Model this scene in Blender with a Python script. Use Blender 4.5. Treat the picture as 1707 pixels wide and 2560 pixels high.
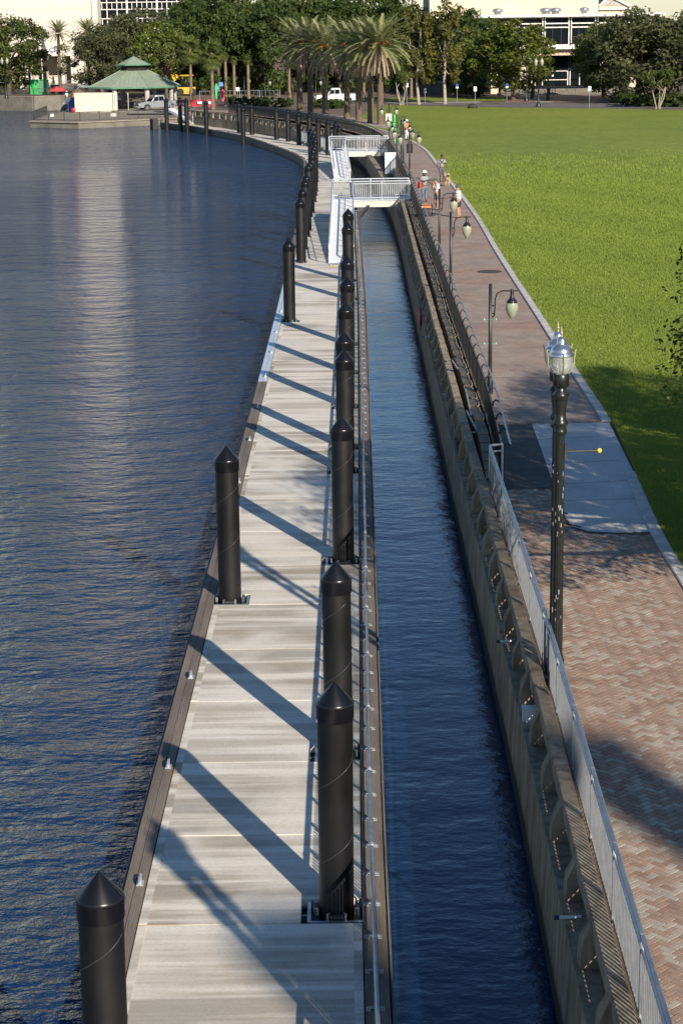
import bpy, bmesh, math, random
import numpy as np
from mathutils import Vector, Matrix

# ------------------------------------------------------------------ camera, world, sun, exposure
for o in list(bpy.data.objects): bpy.data.objects.remove(o)
S = bpy.context.scene
COL = S.collection
R = math.radians
PITCH, ROLL, CAMH, LENS = R(14.08), R(-0.8), 10.8, 70.0
_f = Vector((0, math.cos(PITCH), -math.sin(PITCH))); _r0 = Vector((1, 0, 0)); _u0 = _r0.cross(_f)
_r = math.cos(ROLL) * _r0 + math.sin(ROLL) * _u0
_u = -math.sin(ROLL) * _r0 + math.cos(ROLL) * _u0
cam_d = bpy.data.cameras.new('camera'); cam = bpy.data.objects.new('camera', cam_d); COL.objects.link(cam)
cam_d.sensor_fit = 'VERTICAL'; cam_d.sensor_height = 36.0; cam_d.sensor_width = 24.0; cam_d.lens = LENS
cam_d.clip_start = 0.5; cam_d.clip_end = 6000
cam.matrix_world = Matrix(((_r.x, _u.x, -_f.x, 0), (_r.y, _u.y, -_f.y, 0), (_r.z, _u.z, -_f.z, CAMH), (0, 0, 0, 1)))
S.camera = cam

SUN_H = Vector((0.90, -2.0, 1.0)).normalized()          # towards the sun, read off the pile shadows
SUN_EL = math.asin(SUN_H.z); SUN_AZ = math.atan2(SUN_H.x, SUN_H.y)
W = bpy.data.worlds.new('World'); S.world = W; W.use_nodes = True
nt = W.node_tree; bg = nt.nodes['Background']
sky = nt.nodes.new('ShaderNodeTexSky'); sky.sky_type = 'NISHITA'; sky.sun_disc = False
sky.sun_elevation = SUN_EL; sky.sun_rotation = SUN_AZ; sky.altitude = 0; sky.air_density = 1.0; sky.dust_density = 0.1; sky.ozone_density = 4.5
nt.links.new(sky.outputs['Color'], bg.inputs['Color']); bg.inputs['Strength'].default_value = 0.088
sd = bpy.data.lights.new('sun', 'SUN'); sd.energy = 5.0; sd.angle = R(0.5); sd.color = (1.0, 0.89, 0.74)
so = bpy.data.objects.new('sun', sd); COL.objects.link(so); so.location = (60, -130, 80)
so.rotation_euler = (-SUN_H).to_track_quat('-Z', 'Y').to_euler()
S.view_settings.view_transform = 'Standard'; S.view_settings.look = 'None'; S.view_settings.gamma = 1.0
S.view_settings.use_curve_mapping = False; S.view_settings.exposure = 0.38

# photo pixel (1707 x 2560) -> point on a horizontal plane z / on a depth plane Y
FPX = LENS / 36.0 * 2560
def ray(x, y): return _f * FPX + _r * (x - 853.5) - _u * (y - 1280.0)
def gz(x, y, z=0.0):
    d = ray(x, y); t = (z - CAMH) / d.z; return Vector((d.x * t, d.y * t, z))
def gY(x, y, Y):
    d = ray(x, y); t = Y / d.y; return Vector((d.x * t, Y, CAMH + d.z * t))

# ------------------------------------------------------------------ helpers
rng = random.Random(7)
nrg = np.random.default_rng(11)
ZD, ZW = -1.25, -1.85                                    # dock deck and river level (promenade = 0)

def wm(o):
    m = o.matrix_basis
    return wm(o.parent) @ o.matrix_parent_inverse @ m if o.parent else m.copy()
def link(o, parent=None):
    COL.objects.link(o)
    if parent is not None:
        o.parent = parent; o.matrix_parent_inverse = wm(parent).inverted()
    return o
def tag(o, label=None, cat=None, group=None, kind=None):
    for k, v in (('label', label), ('category', cat), ('group', group), ('kind', kind)):
        if v: o[k] = v
    return o
def thing(name, loc, label, cat, group=None, rotz=0.0):
    o = bpy.data.objects.new(name, None); o.location = loc; o.rotation_euler = (0, 0, rotz); o.empty_display_size = 0.2
    COL.objects.link(o); return tag(o, label, cat, group)
def inst(name, mesh, parent=None, loc=(0, 0, 0), rot=(0, 0, 0), sc=(1, 1, 1)):
    o = bpy.data.objects.new(name, mesh); o.location = loc; o.rotation_euler = rot; o.scale = sc
    return link(o, parent)
KIDS = {}
def copy_tree(root, loc, rotz=0.0, sc=None, label=None, group=None):
    r = root.copy(); r.location = loc; r.rotation_euler = (0, 0, rotz)
    if sc is not None: r.scale = sc
    COL.objects.link(r)
    if label: r['label'] = label
    if group: r['group'] = group
    def rec(src, dst):
        for c in [k for k in src.children]:
            n = c.copy(); COL.objects.link(n); n.parent = dst; n.matrix_parent_inverse = c.matrix_parent_inverse.copy(); rec(c, n)
    rec(root, r); return r

class MB:
    def __init__(s): s.v = []; s.f = []; s.m = []; s.sm = []
    def add(s, vs, fs, mi=0, smooth=False):
        b = len(s.v); s.v += [tuple(v) for v in vs]
        for f in fs: s.f.append(tuple(b + i for i in f)); s.m.append(mi); s.sm.append(smooth)
        return s
    def box(s, c, d, rz=0.0, mi=0, top=None, rx=0.0):
        hx, hy, hz = d[0] / 2, d[1] / 2, d[2] / 2; tx, ty = (top or (1, 1))
        M = Matrix.Translation(c) @ Matrix.Rotation(rz, 4, 'Z') @ Matrix.Rotation(rx, 4, 'X')
        P = [(-hx, -hy, -hz), (hx, -hy, -hz), (hx, hy, -hz), (-hx, hy, -hz), (-hx * tx, -hy * ty, hz), (hx * tx, -hy * ty, hz), (hx * tx, hy * ty, hz), (-hx * tx, hy * ty, hz)]
        return s.add([M @ Vector(p) for p in P], [(0, 3, 2, 1), (4, 5, 6, 7), (0, 1, 5, 4), (1, 2, 6, 5), (2, 3, 7, 6), (3, 0, 4, 7)], mi)
    def bar(s, a, b, w, h=None, mi=0):
        a = Vector(a); b = Vector(b); d = (b - a); L = d.length
        if L < 1e-6: return s
        q = d.to_track_quat('Y', 'Z').to_matrix().to_4x4(); M = Matrix.Translation((a + b) / 2) @ q
        h = h or w; hx, hy, hz = w / 2, L / 2, h / 2
        P = [(-hx, -hy, -hz), (hx, -hy, -hz), (hx, hy, -hz), (-hx, hy, -hz), (-hx, -hy, hz), (hx, -hy, hz), (hx, hy, hz), (-hx, hy, hz)]
        return s.add([M @ Vector(p) for p in P], [(0, 3, 2, 1), (4, 5, 6, 7), (0, 1, 5, 4), (1, 2, 6, 5), (2, 3, 7, 6), (3, 0, 4, 7)], mi)
    def tube(s, pts, r, n=8, mi=0, smooth=True, caps=True):
        pts = [Vector(p) for p in pts]; rs = r if isinstance(r, (list, tuple)) else [r] * len(pts)
        vs = []; k = len(pts); up = None
        for i, p in enumerate(pts):
            t = (pts[min(i + 1, k - 1)] - pts[max(i - 1, 0)]).normalized()
            if up is None: up = Vector((0, 0, 1)) if abs(t.z) < .9 else Vector((1, 0, 0))
            a = t.cross(up).normalized(); b = a.cross(t).normalized(); up = b
            for j in range(n):
                th = 2 * math.pi * j / n; vs.append(p + (a * math.cos(th) + b * math.sin(th)) * rs[i])
        fs = [(i * n + j, i * n + (j + 1) % n, (i + 1) * n + (j + 1) % n, (i + 1) * n + j) for i in range(k - 1) for j in range(n)]
        s.add(vs, fs, mi, smooth)
        if caps: s.add(vs[:n], [tuple(range(n))[::-1]], mi); s.add(vs[-n:], [tuple(range(n))], mi)
        return s
    def lathe(s, prof, n=20, c=(0, 0, 0), mi=0, smooth=True, flute=0.0, nf=0):
        vs = []
        for (r, z) in prof:
            for j in range(n):
                th = 2 * math.pi * j / n; rr = r * (1 - flute * (0.5 + 0.5 * math.cos(nf * th))) if nf else r
                vs.append((c[0] + rr * math.cos(th), c[1] + rr * math.sin(th), c[2] + z))
        k = len(prof)
        fs = [(i * n + j, i * n + (j + 1) % n, (i + 1) * n + (j + 1) % n, (i + 1) * n + j) for i in range(k - 1) for j in range(n)]
        s.add(vs, fs, mi, smooth)
        s.add(vs[:n], [tuple(range(n))[::-1]], mi); s.add(vs[-n:], [tuple(range(n))], mi); return s
    def prism(s, poly, a0, a1, axis='z', mi=0):
        n = len(poly)
        def P(p, t): return (p[0], p[1], t) if axis == 'z' else ((t, p[0], p[1]) if axis == 'x' else (p[0], t, p[1]))
        vs = [P(p, a0) for p in poly] + [P(p, a1) for p in poly]
        return s.add(vs, [tuple(range(n))[::-1], tuple(range(n, 2 * n))] + [(i, (i + 1) % n, n + (i + 1) % n, n + i) for i in range(n)], mi)
    def sweep(s, pts, sec, mi=0, smooth=False, closed=True):
        """pts: list (x, y, nx, ny) with nx,ny the right-hand normal; sec: list of (d, z)"""
        m = len(sec); vs = [(x + nx * d, y + ny * d, z) for (x, y, nx, ny) in pts for (d, z) in sec]
        mm = m if closed else m - 1
        fs = [(i * m + j, (i + 1) * m + j, (i + 1) * m + (j + 1) % m, i * m + (j + 1) % m) for i in range(len(pts) - 1) for j in range(mm)]
        s.add(vs, fs, mi, smooth)
        if closed: s.add(vs[:m], [tuple(range(m))], mi); s.add(vs[-m:], [tuple(range(m))[::-1]], mi)
        return s
    def mesh(s, name, mats):
        me = bpy.data.meshes.new(name); me.from_pydata(s.v, [], s.f)
        for m in (mats if isinstance(mats, (list, tuple)) else [mats]): me.materials.append(m)
        me.polygons.foreach_set('material_index', s.m); me.polygons.foreach_set('use_smooth', s.sm)
        bm = bmesh.new(); bm.from_mesh(me); bmesh.ops.recalc_face_normals(bm, faces=bm.faces); bm.to_mesh(me); bm.free()
        me.update(); return me
    def build(s, name, mats, parent=None, **kw):
        return inst(name, s.mesh(name, mats), parent, **kw)

def catmull(pts, ds=1.0):
    P = [Vector((p[0], p[1])) for p in pts]; P = [2 * P[0] - P[1]] + P + [2 * P[-1] - P[-2]]; out = []
    for i in range(1, len(P) - 2):
        n = max(2, int((P[i + 1] - P[i]).length / ds))
        for k in range(n):
            t = k / n; a, b, c, d = P[i - 1], P[i], P[i + 1], P[i + 2]
            out.append(0.5 * ((2 * b) + (c - a) * t + (2 * a - 5 * b + 4 * c - d) * t * t + (3 * b - a - 3 * c + d) * t ** 3))
    out.append(P[-2]); return out
class Path:
    def __init__(s, pts, ds=0.7):
        s.p = catmull(pts, ds); s.s = [0.0]
        for a, b in zip(s.p, s.p[1:]): s.s.append(s.s[-1] + (b - a).length)
        s.L = s.s[-1]; s.X = np.array([q.x for q in s.p]); s.Y = np.array([q.y for q in s.p]); s.S = np.array(s.s)
    def at(s, t):
        x = float(np.interp(t, s.S, s.X)); y = float(np.interp(t, s.S, s.Y))
        e = 0.3; dx = float(np.interp(t + e, s.S, s.X) - np.interp(t - e, s.S, s.X)); dy = float(np.interp(t + e, s.S, s.Y) - np.interp(t - e, s.S, s.Y))
        l = math.hypot(dx, dy) or 1; return x, y, dy / l, -dx / l          # position and right-hand normal
    def sY(s, Y): return float(np.interp(Y, s.Y, s.S))
    def x(s, Y): return float(np.interp(Y, s.Y, s.X))
    def seg(s, a, b, ds=1.5):
        n = max(1, int(math.ceil((b - a) / ds))); return [s.at(a + (b - a) * i / n) for i in range(n + 1)]
    def ang(s, t):
        _, _, nx, ny = s.at(t); return math.atan2(ny, nx)          # rotation that turns local +Y along the path

# ------------------------------------------------------------------ materials
MATS = {}
def newmat(name):
    m = bpy.data.materials.new(name); m.use_nodes = True; MATS[name] = m
    return m, m.node_tree, m.node_tree.nodes['Principled BSDF']
def node(nt, t, **kw):
    n = nt.nodes.new(t)
    for k, v in kw.items(): setattr(n, k, v)
    return n
def ramp(nt, stops, fac=None):
    r = node(nt, 'ShaderNodeValToRGB'); e = r.color_ramp.elements
    while len(e) < len(stops): e.new(0.5)
    for i, (p, c) in enumerate(stops): e[i].position = p; e[i].color = (c[0], c[1], c[2], 1) if hasattr(c, '__len__') else (c, c, c, 1)
    if fac is not None: nt.links.new(fac, r.inputs['Fac'])
    return r
def coords(nt, scale=(1, 1, 1), world=True, rot=(0, 0, 0)):
    if world: src = node(nt, 'ShaderNodeNewGeometry').outputs['Position']
    else: src = node(nt, 'ShaderNodeTexCoord').outputs['Object']
    mp = node(nt, 'ShaderNodeMapping'); mp.inputs['Scale'].default_value = scale; mp.inputs['Rotation'].default_value = rot
    nt.links.new(src, mp.inputs['Vector']); return mp.outputs['Vector']
def noise(nt, vec, scale, detail=4, rough=0.55):
    n = node(nt, 'ShaderNodeTexNoise'); n.inputs['Scale'].default_value = scale; n.inputs['Detail'].default_value = detail; n.inputs['Roughness'].default_value = rough
    nt.links.new(vec, n.inputs['Vector']); return n.outputs['Fac']
def mix(nt, a, b, fac, mode='MIX'):
    n = node(nt, 'ShaderNodeMix', data_type='RGBA', blend_type=mode)
    for sock, v in ((n.inputs[6], a), (n.inputs[7], b), (n.inputs[0], fac)):
        if hasattr(v, 'is_output') or isinstance(v, bpy.types.NodeSocket): nt.links.new(v, sock)
        elif hasattr(v, '__len__'): sock.default_value = (v[0], v[1], v[2], 1)
        else: sock.default_value = v
    return n.outputs[2]
def bump(nt, bs, h, strength=0.4, dist=0.02):
    b = node(nt, 'ShaderNodeBump'); b.inputs['Strength'].default_value = strength; b.inputs['Distance'].default_value = dist
    nt.links.new(h, b.inputs['Height']); nt.links.new(b.outputs['Normal'], bs.inputs['Normal']); return b
def plain(name, c, rough=0.6, metal=0.0, var=0.25, scale=3.0, bmp=0.0, world=True, c2=None, sc3=(1, 1, 1), spec=0.5, coat=0.0, fine=None):
    m, nt, bs = newmat(name)
    v = coords(nt, sc3, world); f = noise(nt, v, scale, 6, 0.6)
    lo = tuple(x * (1 - var) for x in c); hi = tuple(min(1, x * (1 + var)) for x in (c2 or c))
    r = ramp(nt, [(0.32, lo), (0.68, hi)], f); out = r.outputs['Color']
    if fine:
        g = noise(nt, v, fine, 3, 0.7); r2 = ramp(nt, [(0.3, 0.74), (0.7, 1.0)], g); out = mix(nt, out, r2.outputs['Color'], 1.0, 'MULTIPLY')
    nt.links.new(out, bs.inputs['Base Color'])
    bs.inputs['Roughness'].default_value = rough; bs.inputs['Metallic'].default_value = metal; bs.inputs['Specular IOR Level'].default_value = spec
    bs.inputs['Coat Weight'].default_value = coat
    if bmp: bump(nt, bs, noise(nt, v, fine or scale * 6, 4, 0.65), bmp, 0.02)
    return m
def leafmat(name, c, var=0.5, trans=0.35):
    m, nt, bs = newmat(name)
    a = node(nt, 'ShaderNodeAttribute', attribute_name='tint')
    r = ramp(nt, [(0.0, tuple(x * (1 - var) for x in c)), (0.6, c), (1.0, (c[0] * (1 + 1.1 * var), c[1] * (1 + .75 * var), c[2] * (1 + .3 * var)))], a.outputs['Fac'])
    nt.links.new(r.outputs['Color'], bs.inputs['Base Color']); bs.inputs['Roughness'].default_value = 0.55; bs.inputs['Specular IOR Level'].default_value = 0.3
    t = node(nt, 'ShaderNodeBsdfTranslucent'); nt.links.new(r.outputs['Color'], t.inputs['Color'])
    ms = node(nt, 'ShaderNodeMixShader'); ms.inputs[0].default_value = trans
    nt.links.new(bs.outputs[0], ms.inputs[1]); nt.links.new(t.outputs[0], ms.inputs[2]); nt.links.new(ms.outputs[0], nt.nodes['Material Output'].inputs['Surface'])
    return m

def m_water():
    m, nt, bs = newmat('river_water')
    bs.inputs['Base Color'].default_value = (0.0055, 0.025, 0.074, 1); bs.inputs['Specular Tint'].default_value = (0.52, 0.76, 1.0, 1); bs.inputs['Specular IOR Level'].default_value = 0.70; bs.inputs['Roughness'].default_value = 0.04; bs.inputs['IOR'].default_value = 1.33
    big = noise(nt, coords(nt, (0.02, 0.035, 1)), 1.0, 3, 0.5)
    amp = ramp(nt, [(0.35, 0.5), (0.65, 1.3)], big).outputs['Color']
    v1 = coords(nt, (0.55, 1.0, 1), rot=(0, 0, R(-14))); v2 = coords(nt, (0.72, 1.05, 1), rot=(0, 0, R(18)))
    a = noise(nt, v1, 0.62, 4, 0.6); b = noise(nt, v2, 2.1, 5, 0.6); c = noise(nt, v1, 6.0, 4, 0.65)
    def mul(x, k):
        n = node(nt, 'ShaderNodeMath', operation='MULTIPLY'); nt.links.new(x, n.inputs[0])
        if isinstance(k, float): n.inputs[1].default_value = k
        else: nt.links.new(k, n.inputs[1])
        return n.outputs[0]
    def addn(x, y):
        n = node(nt, 'ShaderNodeMath', operation='ADD'); nt.links.new(x, n.inputs[0]); nt.links.new(y, n.inputs[1]); return n.outputs[0]
    # the narrow channel behind the dock is calmer than the open river
    sx = node(nt, 'ShaderNodeSeparateXYZ'); nt.links.new(node(nt, 'ShaderNodeNewGeometry').outputs['Position'], sx.inputs[0])
    mr = node(nt, 'ShaderNodeMapRange'); nt.links.new(sx.outputs['X'], mr.inputs['Value'])
    for k, vv in (('From Min', -3.5), ('From Max', 0.6), ('To Min', 1.0), ('To Max', 0.09)): mr.inputs[k].default_value = vv
    h = addn(addn(mul(a, 1.35), mul(b, 0.55)), mul(c, 0.16))
    h = mul(mul(h, amp), mr.outputs[0])
    bump(nt, bs, h, 1.0, 0.50)
    return m
m_water()
def m_deck():
    m, nt, bs = newmat('deck_concrete')
    oi = node(nt, 'ShaderNodeObjectInfo'); rnd = oi.outputs['Random']
    sh = node(nt, 'ShaderNodeCombineXYZ'); ml = node(nt, 'ShaderNodeMath', operation='MULTIPLY'); nt.links.new(rnd, ml.inputs[0]); ml.inputs[1].default_value = 37.0; nt.links.new(ml.outputs[0], sh.inputs[0])
    def vec(sc):
        a = node(nt, 'ShaderNodeVectorMath', operation='ADD'); nt.links.new(coords(nt, sc), a.inputs[0]); nt.links.new(sh.outputs[0], a.inputs[1]); return a.outputs[0]
    streak = ramp(nt, [(0.43, 1.0), (0.62, 0.0)], noise(nt, vec((0.20, 2.6, 1)), 1.0, 4, 0.55)).outputs['Color']
    fine = ramp(nt, [(0.38, 1.0), (0.62, 0.0)], noise(nt, vec((0.30, 14.0, 1)), 1.0, 3, 0.6)).outputs['Color']
    patch = ramp(nt, [(0.34, 0.22), (0.54, 1.0)], noise(nt, vec((0.55, 0.45, 1)), 1.0, 3, 0.5)).outputs['Color']
    amt = ramp(nt, [(0.0, 0.35), (0.5, 0.75), (1.0, 1.0)], rnd).outputs['Color']
    fac = mix(nt, mix(nt, streak, patch, 1.0, 'MULTIPLY'), amt, 1.0, 'MULTIPLY')
    tone = ramp(nt, [(0.3, (0.81, 0.755, 0.645)), (0.7, (0.79, 0.765, 0.70))], noise(nt, vec((0.3, 0.3, 1)), 1.0, 3)).outputs['Color']
    dirt = ramp(nt, [(0.35, (0.36, 0.29, 0.20)), (0.6, (0.34, 0.315, 0.27))], noise(nt, vec((0.2, 0.6, 1)), 1.0, 3)).outputs['Color']
    out = mix(nt, tone, dirt, fac)
    out = mix(nt, out, mix(nt, (1, 1, 1), (0.94, 0.93, 0.90), fine), 1.0, 'MULTIPLY')
    spk = ramp(nt, [(0.30, (0.86, 0.85, 0.83)), (0.55, (1, 1, 1))], noise(nt, coords(nt), 22, 4, 0.7)).outputs['Color']
    out = mix(nt, out, spk, 1.0, 'MULTIPLY')
    nt.links.new(out, bs.inputs['Base Color']); bs.inputs['Roughness'].default_value = 0.8
    bump(nt, bs, noise(nt, coords(nt, (3, 14, 1)), 2.0, 4, 0.7), 0.15, 0.01); return m
m_deck()
def m_wall():
    m, nt, bs = newmat('wall_concrete')
    g = node(nt, 'ShaderNodeNewGeometry'); sp = node(nt, 'ShaderNodeSeparateXYZ'); nt.links.new(g.outputs['Position'], sp.inputs[0])
    v = coords(nt, (1, 1, 1)); n1 = noise(nt, v, 1.3, 6, 0.65); n2 = noise(nt, coords(nt, (5, 5, 0.5)), 1.0, 4)
    col = ramp(nt, [(0.3, (0.205, 0.160, 0.105)), (0.55, (0.34, 0.275, 0.19)), (0.75, (0.44, 0.365, 0.265))], n1).outputs['Color']
    stn = ramp(nt, [(0.36, (0.42, 0.38, 0.33)), (0.58, (1.08, 1.06, 1.02))], n2).outputs['Color']
    col = mix(nt, col, stn, 0.7, 'MULTIPLY')
    # algae band just above the water, with an uneven edge
    ad = node(nt, 'ShaderNodeMath', operation='MULTIPLY_ADD'); nt.links.new(noise(nt, coords(nt, (1.5, 1.5, 1)), 1.0, 4), ad.inputs[0]); ad.inputs[1].default_value = 0.35; nt.links.new(sp.outputs['Z'], ad.inputs[2])
    al = node(nt, 'ShaderNodeMapRange'); nt.links.new(ad.outputs[0], al.inputs['Value']); al.inputs['From Min'].default_value = -1.38; al.inputs['From Max'].default_value = -1.22; al.inputs['To Min'].default_value = 1; al.inputs['To Max'].default_value = 0
    col = mix(nt, col, (0.045, 0.042, 0.025), al.outputs[0])
    nt.links.new(col, bs.inputs['Base Color']); bs.inputs['Roughness'].default_value = 0.9
    bump(nt, bs, noise(nt, v, 14, 5, 0.7), 0.5, 0.03); return m
m_wall()
def m_timber():
    m, nt, bs = newmat('weathered_timber')
    v = coords(nt, (1, 0.05, 1), False); w = node(nt, 'ShaderNodeTexWave', wave_type='BANDS', bands_direction='X'); nt.links.new(coords(nt, (1, 0.06, 1)), w.inputs['Vector'])
    w.inputs['Scale'].default_value = 13; w.inputs['Distortion'].default_value = 14; w.inputs['Detail'].default_value = 3; w.inputs['Detail Scale'].default_value = 0.8
    n = noise(nt, coords(nt, (4, 0.4, 1)), 1.0, 5)
    a = ramp(nt, [(0.0, (0.145, 0.125, 0.102)), (1.0, (0.235, 0.205, 0.172))], w.outputs['Fac']).outputs['Color']
    b = ramp(nt, [(0.3, (0.65, 0.62, 0.6)), (0.7, (1.15, 1.1, 1.05))], n).outputs['Color']
    nt.links.new(mix(nt, a, b, 1.0, 'MULTIPLY'), bs.inputs['Base Color']); bs.inputs['Roughness'].default_value = 0.85
    bump(nt, bs, w.outputs['Fac'], 0.3, 0.004); return m
m_timber()
def m_lawn():
    m, nt, bs = newmat('lawn_turf')
    n1 = noise(nt, coords(nt), 0.09, 4); n2 = noise(nt, coords(nt), 1.1, 5, 0.6); n3 = noise(nt, coords(nt, (1, 0.45, 1)), 9, 4, 0.7)
    a = ramp(nt, [(0.3, (0.225, 0.280, 0.050)), (0.7, (0.280, 0.325, 0.066))], n1).outputs['Color']
    b = ramp(nt, [(0.3, (0.72, 0.78, 0.7)), (0.7, (1.12, 1.08, 1.05))], n2).outputs['Color']
    c = ramp(nt, [(0.3, (0.52, 0.58, 0.5)), (0.65, (1.2, 1.15, 1.1))], n3).outputs['Color']
    nt.links.new(mix(nt, mix(nt, a, b, 1.0, 'MULTIPLY'), c, 0.9, 'MULTIPLY'), bs.inputs['Base Color']); bs.inputs['Roughness'].default_value = 0.8; bs.inputs['Specular IOR Level'].default_value = 0.15
    bump(nt, bs, noise(nt, coords(nt), 16, 4, 0.7), 0.8, 0.05); return m
m_lawn()
def m_paver():
    m, nt, bs = newmat('promenade_pavers')
    b = node(nt, 'ShaderNodeTexBrick'); nt.links.new(coords(nt), b.inputs['Vector']); b.inputs['Scale'].default_value = 1.0
    b.inputs['Brick Width'].default_value = 0.21; b.inputs['Row Height'].default_value = 0.105; b.inputs['Mortar Size'].default_value = 0.006; b.inputs['Mortar Smooth'].default_value = 0.3
    b.inputs['Color1'].default_value = (0.345, 0.265, 0.205, 1); b.inputs['Color2'].default_value = (0.42, 0.335, 0.275, 1); b.inputs['Mortar'].default_value = (0.22, 0.17, 0.135, 1)
    n = noise(nt, coords(nt), 0.28, 4); red = ramp(nt, [(0.45, (1, 1, 1)), (0.66, (0.98, 0.74, 0.66))], n).outputs['Color']
    n2 = noise(nt, coords(nt), 0.9, 5, 0.65); dirt = ramp(nt, [(0.3, (0.66, 0.66, 0.68)), (0.62, (1.05, 1.05, 1.05))], n2).outputs['Color']
    sep = node(nt, 'ShaderNodeSeparateXYZ'); nt.links.new(node(nt, 'ShaderNodeNewGeometry').outputs['Position'], sep.inputs[0])
    w = node(nt, 'ShaderNodeMath', operation='FRACT'); dv = node(nt, 'ShaderNodeMath', operation='DIVIDE'); nt.links.new(sep.outputs['Y'], dv.inputs[0]); dv.inputs[1].default_value = 5.4; nt.links.new(dv.outputs[0], w.inputs[0])
    ln = ramp(nt, [(0.0, (0.62, 0.6, 0.58)), (0.012, (0.62, 0.6, 0.58)), (0.022, (1, 1, 1))], w.outputs[0]).outputs['Color']
    out = mix(nt, mix(nt, mix(nt, b.outputs['Color'], red, 0.8, 'MULTIPLY'), dirt, 0.8, 'MULTIPLY'), ln, 0.8, 'MULTIPLY')
    nt.links.new(out, bs.inputs['Base Color']); bs.inputs['Roughness'].default_value = 0.85; return m
m_paver()
def m_container():
    m = plain('container_cream', (0.64, 0.59, 0.50), 0.5, 0, 0.08, 1.5, world=False); return m
m_container()
def m_pile():
    m, nt, bs = newmat('pile_black'); v = coords(nt, (2.2, 2.2, 0.16)); n1 = noise(nt, v, 2.0, 6, 0.65); n2 = noise(nt, coords(nt, (1, 1, .6)), 1.1, 5, 0.6)
    a = ramp(nt, [(0.35, (0.0045, 0.0045, 0.005)), (0.62, (0.0065, 0.0065, 0.007)), (0.78, (0.020, 0.019, 0.018))], n1).outputs['Color']; f = ramp(nt, [(0.4, (0.7, 0.7, 0.7)), (0.7, (1.6, 1.55, 1.5))], n2).outputs['Color']
    nt.links.new(mix(nt, a, f, 1.0, 'MULTIPLY'), bs.inputs['Base Color']); nt.links.new(ramp(nt, [(0.3, 0.38), (0.7, 0.58)], n2).outputs['Color'], bs.inputs['Roughness'])
    bump(nt, bs, noise(nt, coords(nt, (1, 1, .5)), 3, 4), 0.12, 0.02); return m
m_pile()
plain('pile_cap_black', (0.006, 0.006, 0.008), 0.28, 0, 0.2, 2.0)
plain('seam_grey', (0.05, 0.05, 0.05), 0.35)
plain('galvanised', (0.36, 0.39, 0.43), 0.40, 0.75, 0.18, 5.0)
plain('plate_grey', (0.33, 0.34, 0.34), 0.6, 0.2, 0.25, 9)
plain('galv_picket', (0.20, 0.215, 0.235), 0.55, 0.3, 0.2, 5.0)
plain('galv_pale', (0.60, 0.63, 0.66), 0.42, 0.55, 0.12, 5.0)
plain('steel_dark', (0.05, 0.052, 0.055), 0.5, 0.3, 0.3, 6.0)
plain('rubber', (0.015, 0.015, 0.016), 0.6)
plain('black_paint', (0.012, 0.013, 0.014), 0.35, 0, 0.3, 6.0)
plain('white_alu', (0.86, 0.86, 0.85), 0.55, 0.0, 0.06, 3.0)
plain('cap_white', (0.60, 0.66, 0.74), 0.4, 0.2, 0.08, 3.0)
plain('yellow_paint', (0.72, 0.52, 0.03), 0.5)
plain('rusty_white', (0.72, 0.69, 0.62), 0.6, 0, 0.15, 1.2, c2=(0.76, 0.70, 0.6), fine=6)
plain('kerb_concrete', (0.60, 0.575, 0.53), 0.85, 0, 0.2, 2.5, 0.3, fine=25)
plain('slab_concrete', (0.62, 0.61, 0.585), 0.85, 0, 0.12, 0.9, 0.2, fine=18)
plain('asphalt_patch', (0.105, 0.10, 0.092), 0.9, 0, 0.2, 2.0, 0.3, fine=25)
plain('asphalt_road', (0.16, 0.155, 0.15), 0.9, 0, 0.15, 0.3, 0, fine=10)
plain('pale_path', (0.40, 0.36, 0.30), 0.9, 0, 0.12, 0.6, 0, fine=8)
plain('plaza_brick', (0.27, 0.175, 0.135), 0.9, 0, 0.2, 0.3, fine=6)
plain('earth', (0.17, 0.125, 0.085), 0.95, 0, 0.35, 0.25, fine=3)
plain('mortar_sand', (0.13, 0.095, 0.072), 0.95, 0, 0.25, 6)
plain('trench_soil', (0.045, 0.038, 0.03), 0.95, 0, 0.4, 3)
plain('quay_concrete', (0.20, 0.185, 0.15), 0.9, 0, 0.3, 0.7, 0.2, fine=5)
plain('block_concrete', (0.34, 0.29, 0.22), 0.9, 0, 0.25, 4, 0.4, fine=20)
for i, c in enumerate([(0.395, 0.27, 0.20), (0.345, 0.228, 0.168), (0.42, 0.30, 0.23), (0.46, 0.40, 0.325)]):
    plain('brick_%d' % i, c, 0.85, 0, 0.16, 2.2, 0.25, fine=40)
plain('pvc_white', (0.70, 0.71, 0.72), 0.4, 0, 0.08)
plain('cast_iron', (0.055, 0.05, 0.046), 0.7, 0.2, 0.2, 9)
plain('lantern_alu', (0.62, 0.63, 0.66), 0.22, 0.9, 0.1, 4)
plain('lantern_cage', (0.50, 0.44, 0.34), 0.5, 0.5, 0.2, 8)
plain('post_paint_worn', (0.014, 0.016, 0.015), 0.32, 0, 0.3, 8)
plain('paint_flake', (0.55, 0.56, 0.55), 0.7)
plain('globe_opal', (0.33, 0.34, 0.245), 0.18, 0, 0.06, 4, spec=0.6)
plain('bark_oak', (0.11, 0.085, 0.062), 0.95, 0, 0.35, 3, 0.5, world=False)
plain('bark_pale', (0.36, 0.31, 0.25), 0.9, 0, 0.35, 3, world=False)
plain('palm_bark', (0.135, 0.098, 0.07), 0.95, 0, 0.4, 4, 0.6, world=False, sc3=(1, 1, 5))
plain('sabal_bark', (0.20, 0.145, 0.10), 0.95, 0, 0.35, 4, world=False)
plain('dates', (0.48, 0.17, 0.02), 0.6, 0, 0.25, 5, world=False)
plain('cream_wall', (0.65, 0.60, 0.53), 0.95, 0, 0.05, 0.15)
plain('cream_warm', (0.62, 0.54, 0.41), 0.8, 0, 0.04, 0.15)
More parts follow.
